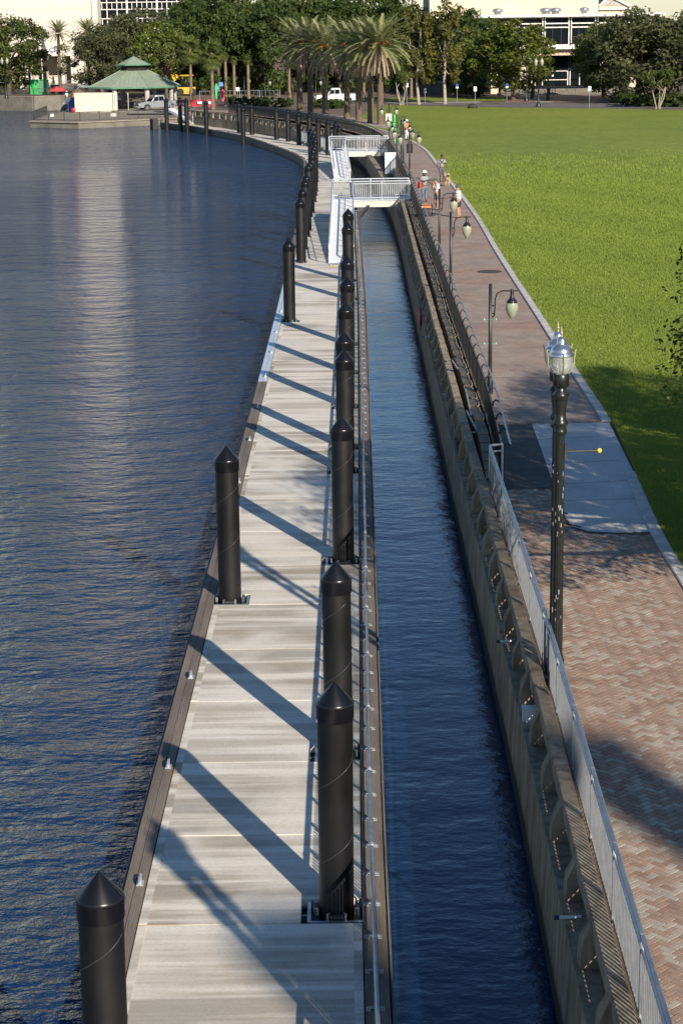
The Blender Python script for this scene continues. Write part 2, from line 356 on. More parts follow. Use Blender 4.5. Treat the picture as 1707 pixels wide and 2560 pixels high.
plain('beige_panel', (0.60, 0.50, 0.38), 0.8, 0, 0.06, 0.3)
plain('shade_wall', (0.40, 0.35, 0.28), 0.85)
plain('glass_dark', (0.008, 0.012, 0.016), 0.12, 0, 0.2, 0.4, spec=0.14)
plain('tower_glass', (0.010, 0.013, 0.016), 0.85, 0, 0.2, 0.4, spec=0.03)
plain('mullion_white', (0.76, 0.74, 0.70), 0.8, spec=0.1)
plain('roof_green', (0.275, 0.33, 0.245), 0.6, 0.1, 0.08, 0.6)
plain('roof_edge', (0.10, 0.25, 0.15), 0.5)
plain('column_grey', (0.42, 0.40, 0.36), 0.85)
plain('dark_interior', (0.02, 0.018, 0.016), 0.9)
plain('sign_white', (0.78, 0.78, 0.76), 0.5)
plain('sign_blue', (0.02, 0.06, 0.35), 0.5)
plain('letter_bronze', (0.50, 0.27, 0.12), 0.5)
plain('car_silver', (0.36, 0.38, 0.41), 0.3, 0.5, 0.05, 1, coat=0.5)
plain('car_white', (0.78, 0.79, 0.80), 0.3, 0, 0.03, 1, coat=0.5)
plain('car_blue', (0.02, 0.08, 0.36), 0.3, 0.1, 0.05, 1, coat=0.5)
plain('chrome', (0.6, 0.6, 0.6), 0.2, 0.9)
plain('machine_yellow', (0.68, 0.40, 0.03), 0.5, 0, 0.15, 2)
plain('machine_red', (0.50, 0.07, 0.04), 0.5, 0, 0.15, 2)
plain('orange', (0.80, 0.17, 0.02), 0.5)
plain('orange_bright', (0.85, 0.22, 0.02), 0.5)
plain('bin_green', (0.03, 0.40, 0.09), 0.5, 0, 0.1)
plain('flag_green', (0.05, 0.65, 0.13), 0.6)
plain('bin_blue', (0.03, 0.09, 0.30), 0.5)
plain('board_blue', (0.10, 0.30, 0.62), 0.5)
plain('red_cloth', (0.60, 0.08, 0.07), 0.7)
plain('red_tarp', (0.42, 0.01, 0.03), 0.5)
plain('hull_grey', (0.17, 0.20, 0.23), 0.5)
for n_, c_ in dict(skin_dark=(0.13, 0.07, 0.045), skin_tan=(0.50, 0.25, 0.15), shirt_white=(0.56, 0.56, 0.60), shirt_grey=(0.29, 0.29, 0.30), shorts_grey=(0.11, 0.11, 0.13), shorts_dark=(0.035, 0.032, 0.03),
                   jeans=(0.13, 0.18, 0.25), helmet_white=(0.82, 0.82, 0.80), hat_grey=(0.075, 0.078, 0.082), shoe_black=(0.02, 0.02, 0.022), sock_white=(0.7, 0.7, 0.7), vest_red=(0.70, 0.05, 0.03), hair_dark=(0.02, 0.015, 0.012),
                   strap_black=(0.02, 0.02, 0.02), eye_dark=(0.02, 0.015, 0.012), lip=(0.30, 0.12, 0.09), vest_orange=(0.85, 0.20, 0.05)).items():
    plain(n_, c_, 0.75, 0, 0.08, 8, world=False)
plain('dog_tan', (0.42, 0.28, 0.15), 0.85, 0, 0.3, 6, world=False); plain('dog_dark', (0.045, 0.03, 0.022), 0.85, 0, 0.3, 8, world=False)
leafmat('leaf_oak', (0.095, 0.125, 0.032), .5, .42); leafmat('leaf_lime', (0.122, 0.158, 0.030), .45, .42); leafmat('leaf_deep', (0.072, 0.112, 0.028), .5, .42); leafmat('leaf_grey', (0.112, 0.128, 0.055), .45, .42)
leafmat('leaf_yellow', (0.120, 0.125, 0.030)); leafmat('leaf_palm', (0.26, 0.285, 0.13), 0.5, 0.25); leafmat('leaf_dead', (0.36, 0.27, 0.20), 0.4, 0.2); leafmat('leaf_sabal', (0.13, 0.165, 0.045)); leafmat('flower_white', (0.55, 0.52, 0.46), 0.3, 0.2)
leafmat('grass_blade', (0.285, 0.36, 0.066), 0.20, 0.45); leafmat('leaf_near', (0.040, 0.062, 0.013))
M = MATS
# clear lantern glass
_m, _nt, _b = newmat('lantern_glass'); _b.inputs['Transmission Weight'].default_value = 0.75; _b.inputs['Roughness'].default_value = 0.15; _b.inputs['Base Color'].default_value = (0.80, 0.82, 0.78, 1); _b.inputs['IOR'].default_value = 1.2
# ------------------------------------------------------------------ alignments (world metres)
C = Path([(2.70, -30), (2.86, 6), (2.98, 19.5), (3.17, 32.6), (3.28, 54), (3.40, 70), (3.52, 88), (3.64, 102), (3.70, 119), (3.45, 135), (3.05, 152), (2.25, 171), (0.5, 183), (-3.2, 196), (-10.4, 217), (-14.4, 226), (-18.0, 234.5)])
F = Path([(3.77, 45.2), (3.99, 52.7), (4.04, 59.6), (4.11, 73.4), (4.2, 82), (4.26, 94.4), (4.35, 107), (4.42, 121), (4.36, 139), (4.30, 152.6), (4.09, 162.6), (3.54, 172.5), (2.19, 184.6), (0.3, 194), (-2.6, 205.5), (-7.0, 216.5), (-10.6, 225), (-14.0, 231.5), (-17.5, 238)])
K = Path([(6.2, -30), (6.40, 10), (6.47, 25), (6.50, 36.5), (6.53, 40.9), (6.80, 47), (7.03, 52.8), (7.06, 60), (7.12, 70), (7.20, 90), (7.36, 105), (7.36, 119), (7.25, 130), (7.16, 146), (7.05, 160), (6.70, 168), (6.0, 177), (4.7, 187), (3.2, 194), (0.9, 203), (-2.2, 213.5), (-6.8, 224.5), (-10, 232)])
DC = Path([(-1.36, 8), (-1.31, 26), (-1.22, 35.5), (-1.00, 56.8), (-0.73, 84), (-0.61, 110), (-0.60, 125), (-0.66, 150), (-0.80, 162), (-1.14, 172.3), (-2.5, 181.8), (-4.47, 191.7), (-7.65, 206.1), (-11.05, 216.5), (-14.1, 225.5), (-18.6, 234.7)], 0.5)

def sheet(name, poly, z, mat, kind='structure'):
    from mathutils.geometry import tessellate_polygon
    vs = [Vector((p[0], p[1], z)) for p in poly]; tri = tessellate_polygon([vs])
    me = bpy.data.meshes.new(name); me.from_pydata([tuple(v) for v in vs], [], [tuple(t) for t in tri]); me.materials.append(mat)
    bm = bmesh.new(); bm.from_mesh(me)
    for f in bm.faces:
        f.normal_update()
        if f.normal.z < 0: f.normal_flip()
    bm.to_mesh(me); bm.free()
    o = inst(name, me)
    if kind: o['kind'] = kind
    return o
def off(path, a, b, d, ds=1.5): return [(x + nx * d, y + ny * d) for (x, y, nx, ny) in path.seg(a, b, ds)]

# ------------------------------------------------------------------ ground, water
sheet('river', [(-1500, -300), (60, -300), (60, 320), (-1500, 320)], ZW, M['river_water'])
shore_near = off(C, 0, C.sY(45.3), 0.095)
shore_far = off(F, 0.0, F.L, -0.03)
land = shore_near + shore_far + [(-16.6, 245), (-14.0, 277), (-35.5, 277.5), (-37.0, 288), (-38.6, 285.6), (-42.0, 283.0), (-52, 291), (-140, 306), (-1500, 310), (-1500, 1500), (1500, 1500), (1500, -300), (2.8, -300)]
sheet('ground', land, 0.0, M['earth'])
sheet('trench_floor', off(C, C.sY(45.0), C.L, 0.05) + off(F, 0, F.L, -0.02)[::-1], -0.5, M['trench_soil'])
# lawn, promenade, road beyond
kA, kB = K.sY(-25), K.sY(203)
lawn_edge = off(K, kA, kB, 0.26)
lawn_poly = lawn_edge + [tuple(gz(950, 263)[:2]), tuple(gz(1100, 266.5)[:2]), tuple(gz(1300, 270)[:2]), tuple(gz(1500, 272)[:2]), tuple(gz(1707, 276)[:2]), (70, 214), (110, 205), (110, -30)]
sheet('lawn', lawn_poly, 0.035, M['lawn_turf'])
sheet('promenade_far_paving', off(F, F.sY(52.6), F.L, 0.05) + off(K, K.sY(52.6), K.L, 0.02)[::-1], 0.012, M['promenade_pavers'])
sheet('concrete_apron', [tuple(gz(*p)[:2]) for p in [(1328, 1060), (1519, 1053), (1582, 1180), (1644, 1331), (1540, 1334), (1470, 1330), (1430, 1318), (1412, 1296), (1405, 1262), (1378, 1200), (1352, 1125)]], 0.018, M['slab_concrete'])
sheet('asphalt_apron', [tuple(gz(*p)[:2]) for p in [(1250, 1060), (1326, 1060), (1350, 1125), (1374, 1198), (1376, 1221), (1257, 1221)]], 0.014, M['asphalt_patch'])
pv = sheet('promenade', off(C, C.sY(-25), C.sY(44.5), 0.12) + [(3.8, 45.3), (4.02, 52.65)] + off(K, K.sY(-25), K.sY(52.6), 0.02)[::-1], 0.006, M['mortar_sand'])
for i, (a, b) in enumerate([((1345, 1098), (1520, 1090)), ((1367, 1160), (1547, 1150)), ((1380, 1212), (1575, 1200)), ((1400, 1252), (1596, 1246))]):
    p, q = gz(*a, 0.02), gz(*b, 0.02); mb = MB(); mb.bar(p, q, 0.012, 0.004); j = mb.build('slab_joint', M['asphalt_patch'], bpy.data.objects['concrete_apron'])
# herringbone bricks: every brick is geometry; the nearest 300 in view are objects of their own
bl, bw, bh = 0.198, 0.098, 0.028
protos = {}
for ci in range(4):
    mb = MB(); mb.box((0, 0, bh / 2 - 0.010), (bl - .012, bw - .012, bh), top=(0.985, 0.97)); protos[ci] = mb.mesh('brick', M['brick_%d' % ci])
slab2d = [tuple(gz(*p)[:2]) for p in [(1320, 1040), (1520, 1040), (1660, 1340), (1540, 1340), (1470, 1336), (1424, 1322), (1404, 1296), (1380, 1226), (1240, 1226), (1240, 1040)]]
def inpoly(x, y, P):
    c = False; j = len(P) - 1
    for i in range(len(P)):
        if (P[i][1] > y) != (P[j][1] > y) and x < (P[j][0] - P[i][0]) * (y - P[i][1]) / (P[j][1] - P[i][1]) + P[i][0]: c = not c
        j = i
    return c
bricks = []
c45 = math.cos(R(45)); N0 = 240
for iy in range(-40, 620):
    for ix in range(-330, 330):
        t = (ix - iy) % 4
        if t not in (0, 3): continue
        u, v = (ix + 1.0, iy + 0.5) if t == 0 else (ix + 0.5, iy + 1.0)
        u *= 0.1; v *= 0.1
        x = 5.0 + (u - v) * c45; y = 14 + (u + v) * c45
        if y < 17 or y > 52.4 or x < 3.2 or x > 9.5: continue
        if x < C.x(y) + 0.24 or x > K.x(y) - 0.05 or x > 0.178 * y + 1.2: continue
        if y > 40.3 and inpoly(x, y, slab2d): continue
        if y > 45.2 and x < F.x(y) + .1: continue
        cl = math.sin(x * 3.1 + math.sin(y * 1.7) * 2) * math.sin(y * 2.3 + x) * 0.16
        q = rng.random()
        ci = 3 if q < 0.24 + cl else (0 if q < 0.58 else (1 if q < 0.78 else 2))
        bricks.append((x, y, R(45) if t == 0 else R(-45), ci))
def vis(b):
    d = Vector((b[0], b[1], -CAMH)); k = FPX / d.dot(_f); px = 853.5 + k * d.dot(_r); py = 1280 - k * d.dot(_u)
    hid = b[0] < C.x(b[1]) + 0.14 + 0.155 * b[1] / 10.0 * 0.82
    return 0 < px < 1700 and py < 2555 and not hid
vb = sorted([b for b in bricks if vis(b)], key=lambda b: b[1])
near = set(id(b) for b in vb[:300])
for b in vb[:300]:
    inst('brick', protos[b[3]], pv, (b[0], b[1], 0.008 + rng.uniform(-.0015, .0015)), (rng.uniform(-.006, .006), rng.uniform(-.006, .006), b[2]))
rest = [b for b in bricks if id(b) not in near]
mb = MB()
for b in rest: mb.box((b[0], b[1], 0.008 + rng.uniform(-.0015, .0015)), (bl - .012, bw - .012, bh), rz=b[2] + rng.uniform(-.01, .01), mi=b[3])
o = mb.build('brick_field', [M['brick_%d' % i] for i in range(4)], pv); o['kind'] = 'stuff'
mb = MB()                                                   # soldier course along the fence and at the far change of paving
edge = []
t = K.sY(17.0)
while t < K.sY(40.6):
    x, y, nx, ny = K.at(t); mb.box((x - 0.06 * nx, y - .06 * ny, 0.01), (0.19, 0.094, 0.028), rz=K.ang(t), mi=rng.choice([0, 1, 1, 2])); t += 0.105
for i in range(34): mb.box((4.0 + i * 0.104, 52.5 + i * 0.002, 0.012), (0.096, 0.19, 0.028), mi=rng.choice([0, 1, 1, 2]))
o = mb.build('soldier_course', [M['brick_%d' % i] for i in range(4)], pv); o['kind'] = 'stuff'
# kerb: precast stones between promenade and lawn
kerb = thing('kerb', (6.5, 40, 0), None, None); kerb['kind'] = 'structure'
ks = K.sY(-6)
while ks < K.sY(203):
    L = 1.22; mb = MB(); mb.sweep(K.seg(ks + .012, ks + L - .012, 0.6), [(0.0, -0.15), (0.0, 0.05), (0.02, 0.065), (0.24, 0.065), (0.26, 0.05), (0.26, -0.15)])
    if 46 < K.at(ks + .6)[1] < 52.8: pass
    else: mb.build('kerb_stone', M['kerb_concrete'], kerb)
    ks += L
# manhole
p = gz(1223, 680); mh = thing('manhole_cover', (p.x, p.y, 0.013), 'round dark iron manhole cover set in the pink paving', 'manhole')
mb = MB(); mb.lathe([(0.0, 0.0), (0.52, 0.0), (0.52, 0.012), (0.47, 0.012), (0.47, 0.007), (0.0, 0.007)], 32); mb.build('rim', M['cast_iron'], mh, loc=mh.location)
mb = MB()
for i in range(-4, 5):
    w = math.sqrt(max(0, .45 ** 2 - (i * .1) ** 2)); mb.box((0, i * .1, .0085), (2 * w, .05, .006))
mb.build('tread_pattern', M['cast_iron'], mh, loc=mh.location)

# grass: real blades where the lawn is near enough to show them
def tint_mesh(name, V, Fc, tint, mat, k=3):
    n = len(Fc); me = bpy.data.meshes.new(name); me.vertices.add(len(V)); me.vertices.foreach_set('co', V.astype(np.float32).ravel())
    me.loops.add(n * k); me.loops.foreach_set('vertex_index', Fc.astype(np.int32).ravel()); me.polygons.add(n)
    me.polygons.foreach_set('loop_start', np.arange(0, n * k, k, dtype=np.int32)); me.polygons.foreach_set('loop_total', np.full(n, k, dtype=np.int32))
    at = me.attributes.new('tint', 'FLOAT', 'FACE'); at.data.foreach_set('value', tint.astype(np.float32))
    me.materials.append(mat); me.update(); me.validate(); return me
def grass_patch(n):
    Y = 36 + (128 - 36) * nrg.random(n) ** 1.7 + 32 * nrg.random(n) ** 3; kx = np.interp(Y, K.Y, K.X) + 0.27; xm = 0.178 * Y + 1.5
    X = kx + (xm - kx) * nrg.random(n); ok = xm > kx; X = X[ok]; Y = Y[ok]; n = len(X)
    h = nrg.uniform(.04, .10, n) * (0.8 + .25 * np.sin(X * 1.3) * np.sin(Y * .9)) * (1 + Y / 140); a = nrg.uniform(0, 2 * np.pi, n); w = .0075 * (1 + Y / 45); l = nrg.uniform(.2, .8, n) * h; b = nrg.uniform(0, 2 * np.pi, n)
    V = np.empty((n, 3, 3)); V[:, 0] = np.stack([X - w * np.cos(a), Y - w * np.sin(a), np.full(n, .03)], 1); V[:, 1] = np.stack([X + w * np.cos(a), Y + w * np.sin(a), np.full(n, .03)], 1)
    V[:, 2] = np.stack([X + l * np.cos(b), Y + l * np.sin(b), .03 + h], 1)
    t = np.clip(.5 + .22 * nrg.standard_normal(n) + .12 * np.sin(X * .7 + Y * .31), 0, 1)
    return tint_mesh('grass', V.reshape(-1, 3), np.arange(3 * n).reshape(n, 3), t, M['grass_blade'])
tag(inst('grass', grass_patch(420000)), 'short bright green grass blades covering the park lawn', 'grass', kind='stuff')

# ------------------------------------------------------------------ sea wall with parapet
wall = thing('sea_wall', (C.x(20), 20, ZW), 'weathered brown concrete sea wall with an open parapet of stubby posts', 'wall')
mb = MB(); mb.sweep(C.seg(0, C.L, 1.0), [(-.36, -2.7), (-.345, -1.35), (-.30, -.42), (-.31, -.30), (.10, -.30), (.10, -2.7)]); mb.build('wall_face', M['wall_concrete'], wall)
mb = MB(); mb.sweep(C.seg(0, C.sY(117), 1.0), [(.10, -.62), (.02, -.05), (.115, -.05), (.115, -.62)]); mb.build('back_upstand', M['wall_concrete'], wall)
mb = MB()
mb.add([(-.25, -.17, 0), (.1, -.17, 0), (.1, .17, 0), (-.25, .17, 0), (-.23, -.16, .30), (.1, -.16, .30), (.1, .16, .30), (-.23, .16, .30), (-.13, -.125, .53), (-.10, -.125, .56), (.1, -.125, .56), (.1, .125, .56), (-.10, .125, .56), (-.13, .125, .53)],
       [(0, 3, 2, 1), (0, 1, 5, 4), (1, 2, 6, 5), (2, 3, 7, 6), (3, 0, 4, 7), (4, 5, 10, 9, 8), (7, 13, 12, 11, 6), (5, 6, 11, 10), (4, 8, 13, 7), (8, 9, 12, 13), (9, 10, 11, 12)])
post_me = [mb.mesh('parapet_post', M['wall_concrete'])]
t0 = C.sY(25.58); i = -9
while True:
    s = t0 + i * 1.86; i += 1
    if s > C.L - 1: break
    x, y, nx, ny = C.at(s)
    if 117.5 < y < 168: continue
    j = rng.uniform(-.03, .03)
    inst('parapet_post', post_me[0], wall, (x, y + j, -.30), (rng.uniform(-.03, .03), rng.uniform(-.02, .02), C.ang(s)), (rng.uniform(.92, 1.08), rng.uniform(.88, 1.1), rng.uniform(.96, 1.03)))
s = t0 - 9.5 * 1.86; i = 0
while s < C.L - 4:
    L = 3.72; y = C.at(s + 1)[1]; y2 = C.at(s + L)[1]
    if y2 < 118 or y > 167:
        ja = rng.uniform(-.012, .012); e = .012 if rng.random() < .7 else .05
        mb = MB(); mb.sweep(C.seg(s + e, s + L - e, 0.9), [(-.105 + ja, .06), (-.115 + ja, .28), (-.095 + ja, .305), (.085 + ja, .305), (.105 + ja, .28), (.10 + ja, .06)]); mb.build('coping', M['wall_concrete'], wall)
    s += L
# concrete blocks on the land side of the trench, one by one
mb = MB(); mb.box((0, 0, -.26), (.30, .86, .48), top=(.92, .96)); blk = mb.mesh('kerb_block', M['block_concrete'])
s = 0.5
while s < F.sY(165):
    x, y, nx, ny = F.at(s); inst('kerb_block', blk, wall, (x - nx * .20, y - ny * .2, rng.uniform(-.05, .0)), (0, rng.uniform(-.03, .03), F.ang(s) + rng.uniform(-.02, .02))); s += 1.02
# ------------------------------------------------------------------ dock
dock = thing('floating_dock', (DC.x(25), 25, ZW), 'long pale concrete floating dock edged with weathered timber', 'dock')
S25 = DC.sY(25.0); PAN = 3.03
def dp(s, d): x, y, nx, ny = DC.at(s); return (x + nx * d, y + ny * d)
r_piles = [25.45, 31.5, 43.6, 52.7, 55.75, 61.8, 67.85, 73.9, 86.05, 92.1]; l_piles = [19.4, 40.6, 80.0]
notchR = {int(round((y - .45 - 25) / PAN)) for y in r_piles}; notchL = {int(round((y - .45 - 25) / PAN)) for y in l_piles}
k = -5
while True:
    a = S25 + k * PAN + .013; b = a + PAN - .026
    if b > DC.L: break
    xs = [a, a + .75, b]; poly = []
    l, r_ = -1.54, 1.52
    left = [(l, a), (l, a + .75), (l, b)]; right = [(r_, b), (r_, a + .75), (r_, a)]
    if k in notchR: right = [(r_, b), (r_, a + .75), (.68, a + .75), (.68, a)]
    if k in notchL: left = [(-.80, a), (-.80, a + .75), (l, a + .75), (l, b)]
    P = [dp(s, d) for d, s in left + right]
    mb = MB(); z = ZD + rng.uniform(-.002, .002); mb.prism(P, z - .13, z); mb.build('deck_panel', M['deck_concrete'], dock)
    k += 1
for sd, d0 in ((-1, -1.535), (1, 1.40)):                     # brushed margin strip on each panel edge
    k = -4
    while S25 + (k + 1) * PAN < DC.sY(115):
        a = S25 + k * PAN; st = .76 if (k in (notchL if sd < 0 else notchR)) else .03; mb = MB()
        mb.sweep(DC.seg(a + st, a + PAN - .03, 1.5), [(d0, ZD - .01), (d0, ZD + .006), (d0 + .115, ZD + .006), (d0 + .115, ZD - .01)]); mb.build('panel_margin', M['deck_concrete'], dock); k += 1
mb = MB(); mb.sweep(DC.seg(0, DC.L, 2), [(-1.80, -2.3), (-1.80, ZD - .42), (-1.55, ZD - .15), (1.5, ZD - .15), (1.80, ZD - .42), (1.80, -2.3)]); mb.build('float', M['steel_dark'], dock)
def planks(d0, d1, n, z, s0, s1, mat, name, L=6.06, th=.09, stag=2.0):
    w = (d1 - d0) / n
    for j in range(n):
        s = s0 - stag * j
        while s < s1:
            a = max(s, s0) + .006; b = min(s + L, s1) - .006
            if b > a + .2:
                mb = MB(); zz = z + rng.uniform(-.004, .004); mb.sweep(DC.seg(a, b, 1.5), [(d0 + j * w + .004, zz - th), (d0 + j * w + .004, zz), (d0 + (j + 1) * w - .004, zz), (d0 + (j + 1) * w - .004, zz - th)]); mb.build(name, mat, dock)
            s += L
sA = DC.sY(12); s65 = DC.sY(66.2); s93 = DC.sY(93)
planks(-1.85, -1.55, 2, ZD + .03, sA, s65, M['weathered_timber'], 'edge_plank')
planks(-1.85, -1.55, 2, ZD + .035, s65, s93, M['cap_white'], 'white_edge_cap', L=13.4, stag=0)
planks(-1.85, -1.55, 2, ZD + .03, s93, DC.L, M['weathered_timber'], 'edge_plank', L=9.1)
planks(1.53, 1.85, 2, ZD + .03, sA, DC.sY(114), M['weathered_timber'], 'edge_plank')
planks(1.53, 1.85, 2, ZD + .03, DC.sY(160), DC.L, M['weathered_timber'], 'edge_plank', L=9.1)
for d in (-1.87, 1.87):                                     # vertical rub boards
    s = sA
    while s < DC.L - 1:
        e = min(s + 6.06, DC.L); mb = MB(); sg = -.03 if d < 0 else .03
        mb.sweep(DC.seg(s + .01, e - .01, 1.5), [(d, ZD - .50), (d, ZD - .02), (d + sg, ZD - .02), (d + sg, ZD - .50)]); mb.build('rub_board', M['weathered_timber'] if d > 0 else M['steel_dark'], dock); s = e
# cleats
mb = MB(); mb.box((0, 0, .01), (.10, .16, .02)); mb.box((0, .03, .045), (.04, .035, .07)); mb.box((0, -.03, .045), (.04, .035, .07)); mb.tube([(0, -.15, .085), (0, -.08, .10), (0, .08, .10), (0, .15, .085)], [.014, .022, .022, .014], 8)
cl_me = mb.mesh('cleat', M['galv_pale'])
for (px, py) in [(348, 2216), (419, 1924), (474, 1699), (596, 1210), (620, 1104), (643, 1022), (664, 945), (677, 884), (688, 833), (700, 781)]:
    y = gz(px, py, ZD).y; s = DC.sY(y); q = dp(s, -1.63); inst('cleat', cl_me, dock, (q[0], q[1], ZD + .035), (0, 0, DC.ang(s)))
for y in range(170, 232, 6): s = DC.sY(y); q = dp(s, -1.63); inst('cleat', cl_me, dock, (q[0], q[1], ZD + .035), (0, 0, DC.ang(s)))
ORD = ['first', 'second', 'third', 'fourth', 'fifth', 'sixth', 'seventh', 'eighth', 'ninth', 'tenth', 'eleventh', 'twelfth', 'thirteenth', 'fourteenth', 'fifteenth']
# piles
mb = MB(); mb.lathe([(.24, -2.6), (.24, 3.33 - .36)], 28); shaft = mb.mesh('shaft', M['pile_black'])
mb = MB(); mb.lathe([(.252, 2.80), (.258, 2.82), (.258, 3.00), (.262, 3.03), (.250, 3.055), (.004, 3.33)], 32)
for i in range(28, 32 * 6): pass
cap = mb.mesh('cap', M['pile_cap_black'])
seams = []
for v in range(2):
    mb = MB(); pts = []
    for i in range(60):
        z = .25 + i * 2.4 / 59; th = (z / 1.1) * 2 * math.pi + v * 2.2; pts.append((.2405 * math.cos(th), .2405 * math.sin(th), z))
    mb.tube(pts, .0045, 5); seams.append(mb.mesh('weld_seam', M['seam_grey']))
def pile(x, y, label, group, h=3.33, i=0):
    r = thing('dock_pile', (x, y, ZD), label, 'pile', group); lx_, ly_ = rng.uniform(-.007, .007), rng.uniform(-.007, .007); sc = (1, 1, h / 3.33); a = i * 1.7
    inst('shaft', shaft, r, (x, y, ZD), (0, 0, a), sc); inst('cap', cap, r, (x, y, ZD + h - 3.33), (0, 0, a)); inst('weld_seam', seams[i % 2], r, (x, y, ZD), (0, 0, rng.uniform(0, 6.28)), sc); r.rotation_euler = (lx_, ly_, 0); return r
# guide: frame, rollers and grating in each notch
gf = MB()
for (a, b) in [((-.38, -.36), (.38, -.36)), ((-.38, .36), (.38, .36)), ((-.38, -.36), (-.38, .36)), ((.38, -.36), (.38, .36))]: gf.bar((a[0], a[1], -.06), (b[0], b[1], -.06), .05, .10)
for i in range(3): gf.bar((-.72, -.28 + .28 * i, -.10), (-.36, -.28 + .28 * i, -.10), .03, .03)
for a_ in range(8):
    th = a_ * math.pi / 4 + .39; gf.box((.305 * math.cos(th), .305 * math.sin(th), .02), (.05, .035, .10), rz=th)
gf_me = gf.mesh('pile_guide', M['galvanised'])
rl = MB()
for a_ in range(1):
    th = a_ * math.pi / 2; c_, s_ = math.cos(th), math.sin(th)
    rl.tube([(.285 * c_ - .11 * s_, .285 * s_ + .11 * c_, .0), (.285 * c_ + .11 * s_, .285 * s_ - .11 * c_, .0)], .042, 10)
rl_me = rl.mesh('roller', M['rubber'])
def guide(x, y, mirror=1):
    g = inst('pile_guide', gf_me, dock, (x, y, ZD), (0, 0, 0), (mirror, 1, 1)); [inst('roller', rl_me, g, (x, y, ZD + .01), (0, 0, a_ * math.pi / 2)) for a_ in range(4)]
for i, y in enumerate(r_piles):
    s = DC.sY(y); q = dp(s, 1.17); pile(q[0], q[1] - .02, 'black pile on the railing side of the dock, %s from the long gangway' % ORD[9 - i], 'piles along the railing side of the straight dock', 3.33, i); guide(q[0], q[1] - .02)
for i, y in enumerate(l_piles):
    s = DC.sY(y); q = dp(s, -1.22 - (.06 if i == 0 else 0)); pile(q[0], q[1] - .02, 'black pile on the open river side of the dock, %s from the white edge cap' % ORD[2 - i], 'piles on the open river side of the straight dock', 3.33, i + 3); guide(q[0], q[1] - .02, -1)
for i, (px, py) in enumerate([(750, 492), (755, 467), (761, 444), (766, 432.4), (769.4, 406.5), (774.8, 400), (780, 380), (782.6, 368), (784.4, 360), (786.4, 342.6), (782.6, 330), (776, 319.5)]):
    p = gz(px, py, ZD + 3.25); pile(p.x, p.y, 'black pile facing the white gangways, %s in its tight row from the straight dock' % ORD[i], 'row of piles facing the gangways', 3.25, i); guide(p.x, p.y, -1)
for i, (px, py) in enumerate([(415.4, 242.8), (449.6, 242.8), (465.7, 244), (514, 249.5), (596.4, 255), (606.4, 265.5), (628.6, 258.8), (690, 267), (718.9, 271), (745.7, 277.6), (772.4, 280), (794, 291), (819, 296), (838, 303), (847, 312.7)]):
    p = gz(px, py, 1.9); pile(p.x, p.y, 'black pile on the curved stretch of dock, %s from the stone quay' % ORD[i], 'piles on the curved stretch of the dock', 3.15, i)
# ------------------------------------------------------------------ railings
def rail_tube(path, a, b, d, z, r, ds=2.0, n=8):
    mb = MB(); mb.tube([(x + nx * d, y + ny * d, z) for (x, y, nx, ny) in path.seg(a, b, ds)], r, n); return mb
# dock railing (straight): galvanised tube on pickets, seen almost end on
rA, rB = DC.sY(14), DC.sY(113.5); RD = 1.66
dr = thing('dock_railing', (dp(rA, RD)[0], dp(rA, RD)[1], ZD), 'galvanised picket railing along the channel edge of the straight dock', 'railing')
s = rA
while s < rB - .5:
    e = min(s + 2.8, rB); rail_tube(DC, s, e - .02, RD, ZD + 1.05, .027, 1.4).build('top_rail', M['galvanised'], dr)
    x, y, nx, ny = DC.at(e); mb = MB(); mb.lathe([(.033, -.045), (.033, .045)], 10); inst('rail_sleeve', mb.mesh('rail_sleeve', M['galv_pale']), dr, (x + nx * RD, y + ny * RD, ZD + 1.05), (R(90), 0, DC.ang(e))); s = e
rail_tube(DC, rA, rB, RD, ZD + .14, .018, 1.5, 6).build('bottom_rail', M['galvanised'], dr)
rail_tube(DC, rA, rB, RD, ZD + 1.0, .016, 1.5, 6).build('mid_rail', M['galvanised'], dr)
mb = MB(); mb.box((0, 0, .535), (.022, .014, .79)); pick = mb.mesh('picket', M['galv_picket'])
rest = MB(); n = 0; s = DC.sY(18)
while s < rB:
    x, y, nx, ny = DC.at(s); p = (x + nx * RD, y + ny * RD, ZD)
    if n < 300: inst('picket', pick, dr, p, (0, 0, DC.ang(s)))
    else: rest.box((p[0], p[1], ZD + .535), (.022, .014, .79), rz=DC.ang(s))
    n += 1; s += 0.112
o = rest.build('distant_pickets', M['galvanised'], dr); o['kind'] = 'stuff'
mb = MB(); mb.box((0, 0, .5), (.045, .045, 1.0)); pst = mb.mesh('post', M['galvanised'])
mb = MB()
for sx in (-1, 1): mb.box((sx * .085, 0, .006), (.065, .105, .012)); mb.box((sx * .085, .0, .018), (.03, .03, .016)); mb.box((sx * .045, 0, .03), (.06, .05, .012))
plate = mb.mesh('base_plate', M['plate_grey']); s = DC.sY(14.5)
while s < rB:
    x, y, nx, ny = DC.at(s); p = (x + nx * RD, y + ny * RD, ZD + .03); q = inst('post', pst, dr, p, (0, 0, DC.ang(s))); inst('base_plate', plate, q, p, (0, 0, DC.ang(s))); s += 1.0
